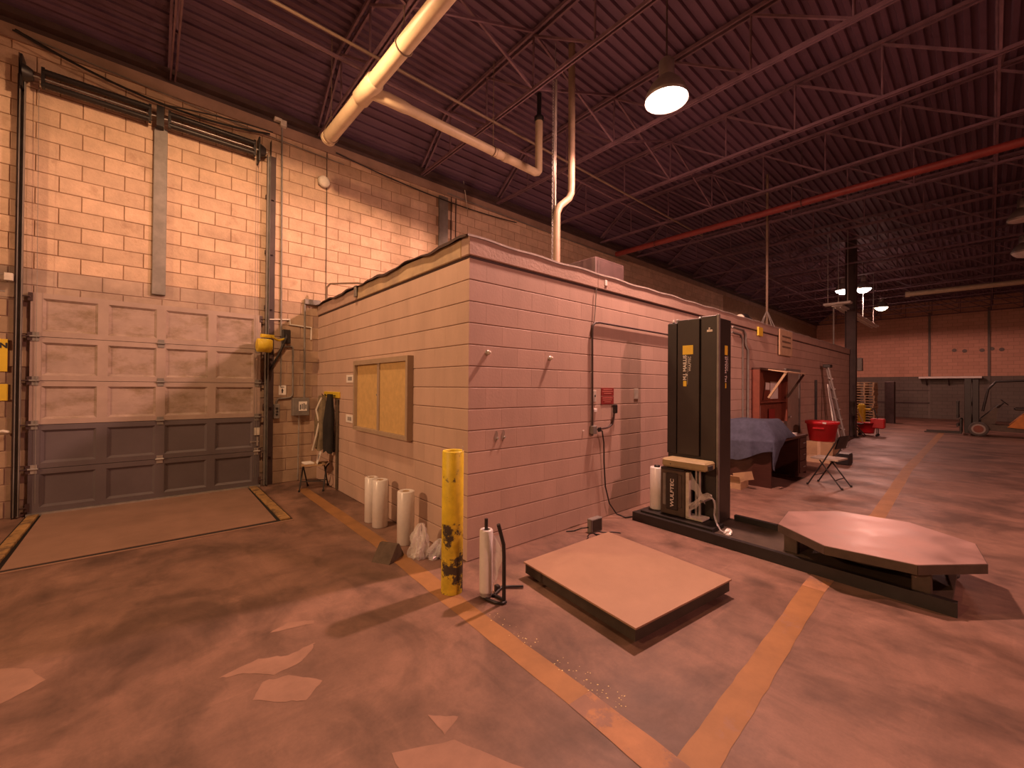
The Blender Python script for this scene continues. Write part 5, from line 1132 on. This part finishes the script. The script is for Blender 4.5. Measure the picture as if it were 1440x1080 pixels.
MB().box((20.40, -2.46, 1.20), (21.32, -2.39, 1.25)).build('load_backrest_rail', 'black_metal', t)
MB().tube([(20.85, -2.80, 0.15), (20.85, -2.80, 1.95)], 0.045, 10).build('lift_cylinder', 'gray_steel', t)
def wheel(x, y, r, w, nm):
    wv = MB().tube([(x - w / 2, y, r), (x - w / 2 + 0.02, y, r), (x + w / 2 - 0.02, y, r), (x + w / 2, y, r)], r, 22, True, [r * 0.9, r, r, r * 0.9]).build(nm, 'tyre_gray', t)
    for sx in (-1, 1): MB().tube([(x + sx * (w / 2 - 0.02), y, r), (x + sx * (w / 2 + 0.012), y, r)], r * 0.68, 20).build('rim', 'rim_gray', wv)
    for sx in (-1, 1): MB().tube([(x + sx * (w / 2), y, r), (x + sx * (w / 2 + 0.018), y, r)], r * 0.5, 20).build('hub_disc', 'red_wood', wv)
for xx in (20.36, 21.34): wheel(xx, -2.95, 0.26, 0.18, 'front_wheel')
for xx in (20.42, 21.28): wheel(xx, -4.45, 0.21, 0.16, 'rear_wheel')
def yz_prism(pts, x0, x1):
    n_ = len(pts); return MB().add([(x0, y, z) for y, z in pts] + [(x1, y, z) for y, z in pts], [tuple(range(n_)), tuple(range(2 * n_ - 1, n_ - 1, -1))] + [(i, n_ + i, n_ + (i + 1) % n_, (i + 1) % n_) for i in range(n_)])
yz_prism([(-2.98, 0.22), (-4.1, 0.18), (-4.1, 0.42), (-3.4, 0.42), (-3.1, 0.50), (-2.98, 0.46)], 20.48, 21.22).build('chassis', 'machine_brown', t)
yz_prism([(-3.62, 0.36), (-5.0, 0.25), (-5.05, 0.75), (-4.95, 1.0), (-4.1, 0.95), (-3.9, 0.72)], 20.40, 21.30).build('counterweight_body', 'forklift_orange', t)
yz_prism([(-3.0, 0.46), (-3.35, 0.46), (-3.42, 1.02), (-3.34, 1.06), (-3.02, 0.62)], 20.46, 21.24).build('front_cowl', 'machine_brown', t)
MB().bbox((20.6, -4.2, 0.96), (21.1, -3.78, 1.06), 0.03).build('seat_cushion', 'black_metal', t)
MB().bbox((20.6, -4.30, 1.0), (21.1, -4.18, 1.45), 0.03).build('seat_back', 'black_metal', t)
for xx in (20.46, 21.24):
    MB().tube([(xx, -3.05, 0.9), (xx, -3.18, 1.70), (xx, -3.36, 1.97), (xx, -4.5, 2.02), (xx, -4.62, 1.9), (xx, -4.62, 0.95)], 0.035, 8).build('overhead_guard_post', 'black_metal', t)
for k in range(6): MB().bar((20.46, -3.45 - k * 0.2, 2.0), (21.24, -3.45 - k * 0.2, 2.0), 0.04, 0.03).build('overhead_guard_bar', 'black_metal', t)
MB().tube([(20.85, -3.42, 1.02), (20.85, -3.55, 1.22)], 0.02, 8).tube([(20.85 + 0.17 * math.cos(a), -3.56 + 0.09 * math.sin(a), 1.24 + 0.10 * math.sin(a)) for a in [2 * PI * k / 16 for k in range(17)]], 0.015, 6).build('steering_wheel', 'black_metal', t)
MB().tube([(20.5, -2.95, 0.55), (20.5, -3.45, 1.15)], 0.04, 8).build('tilt_cylinder', 'black_metal', t)
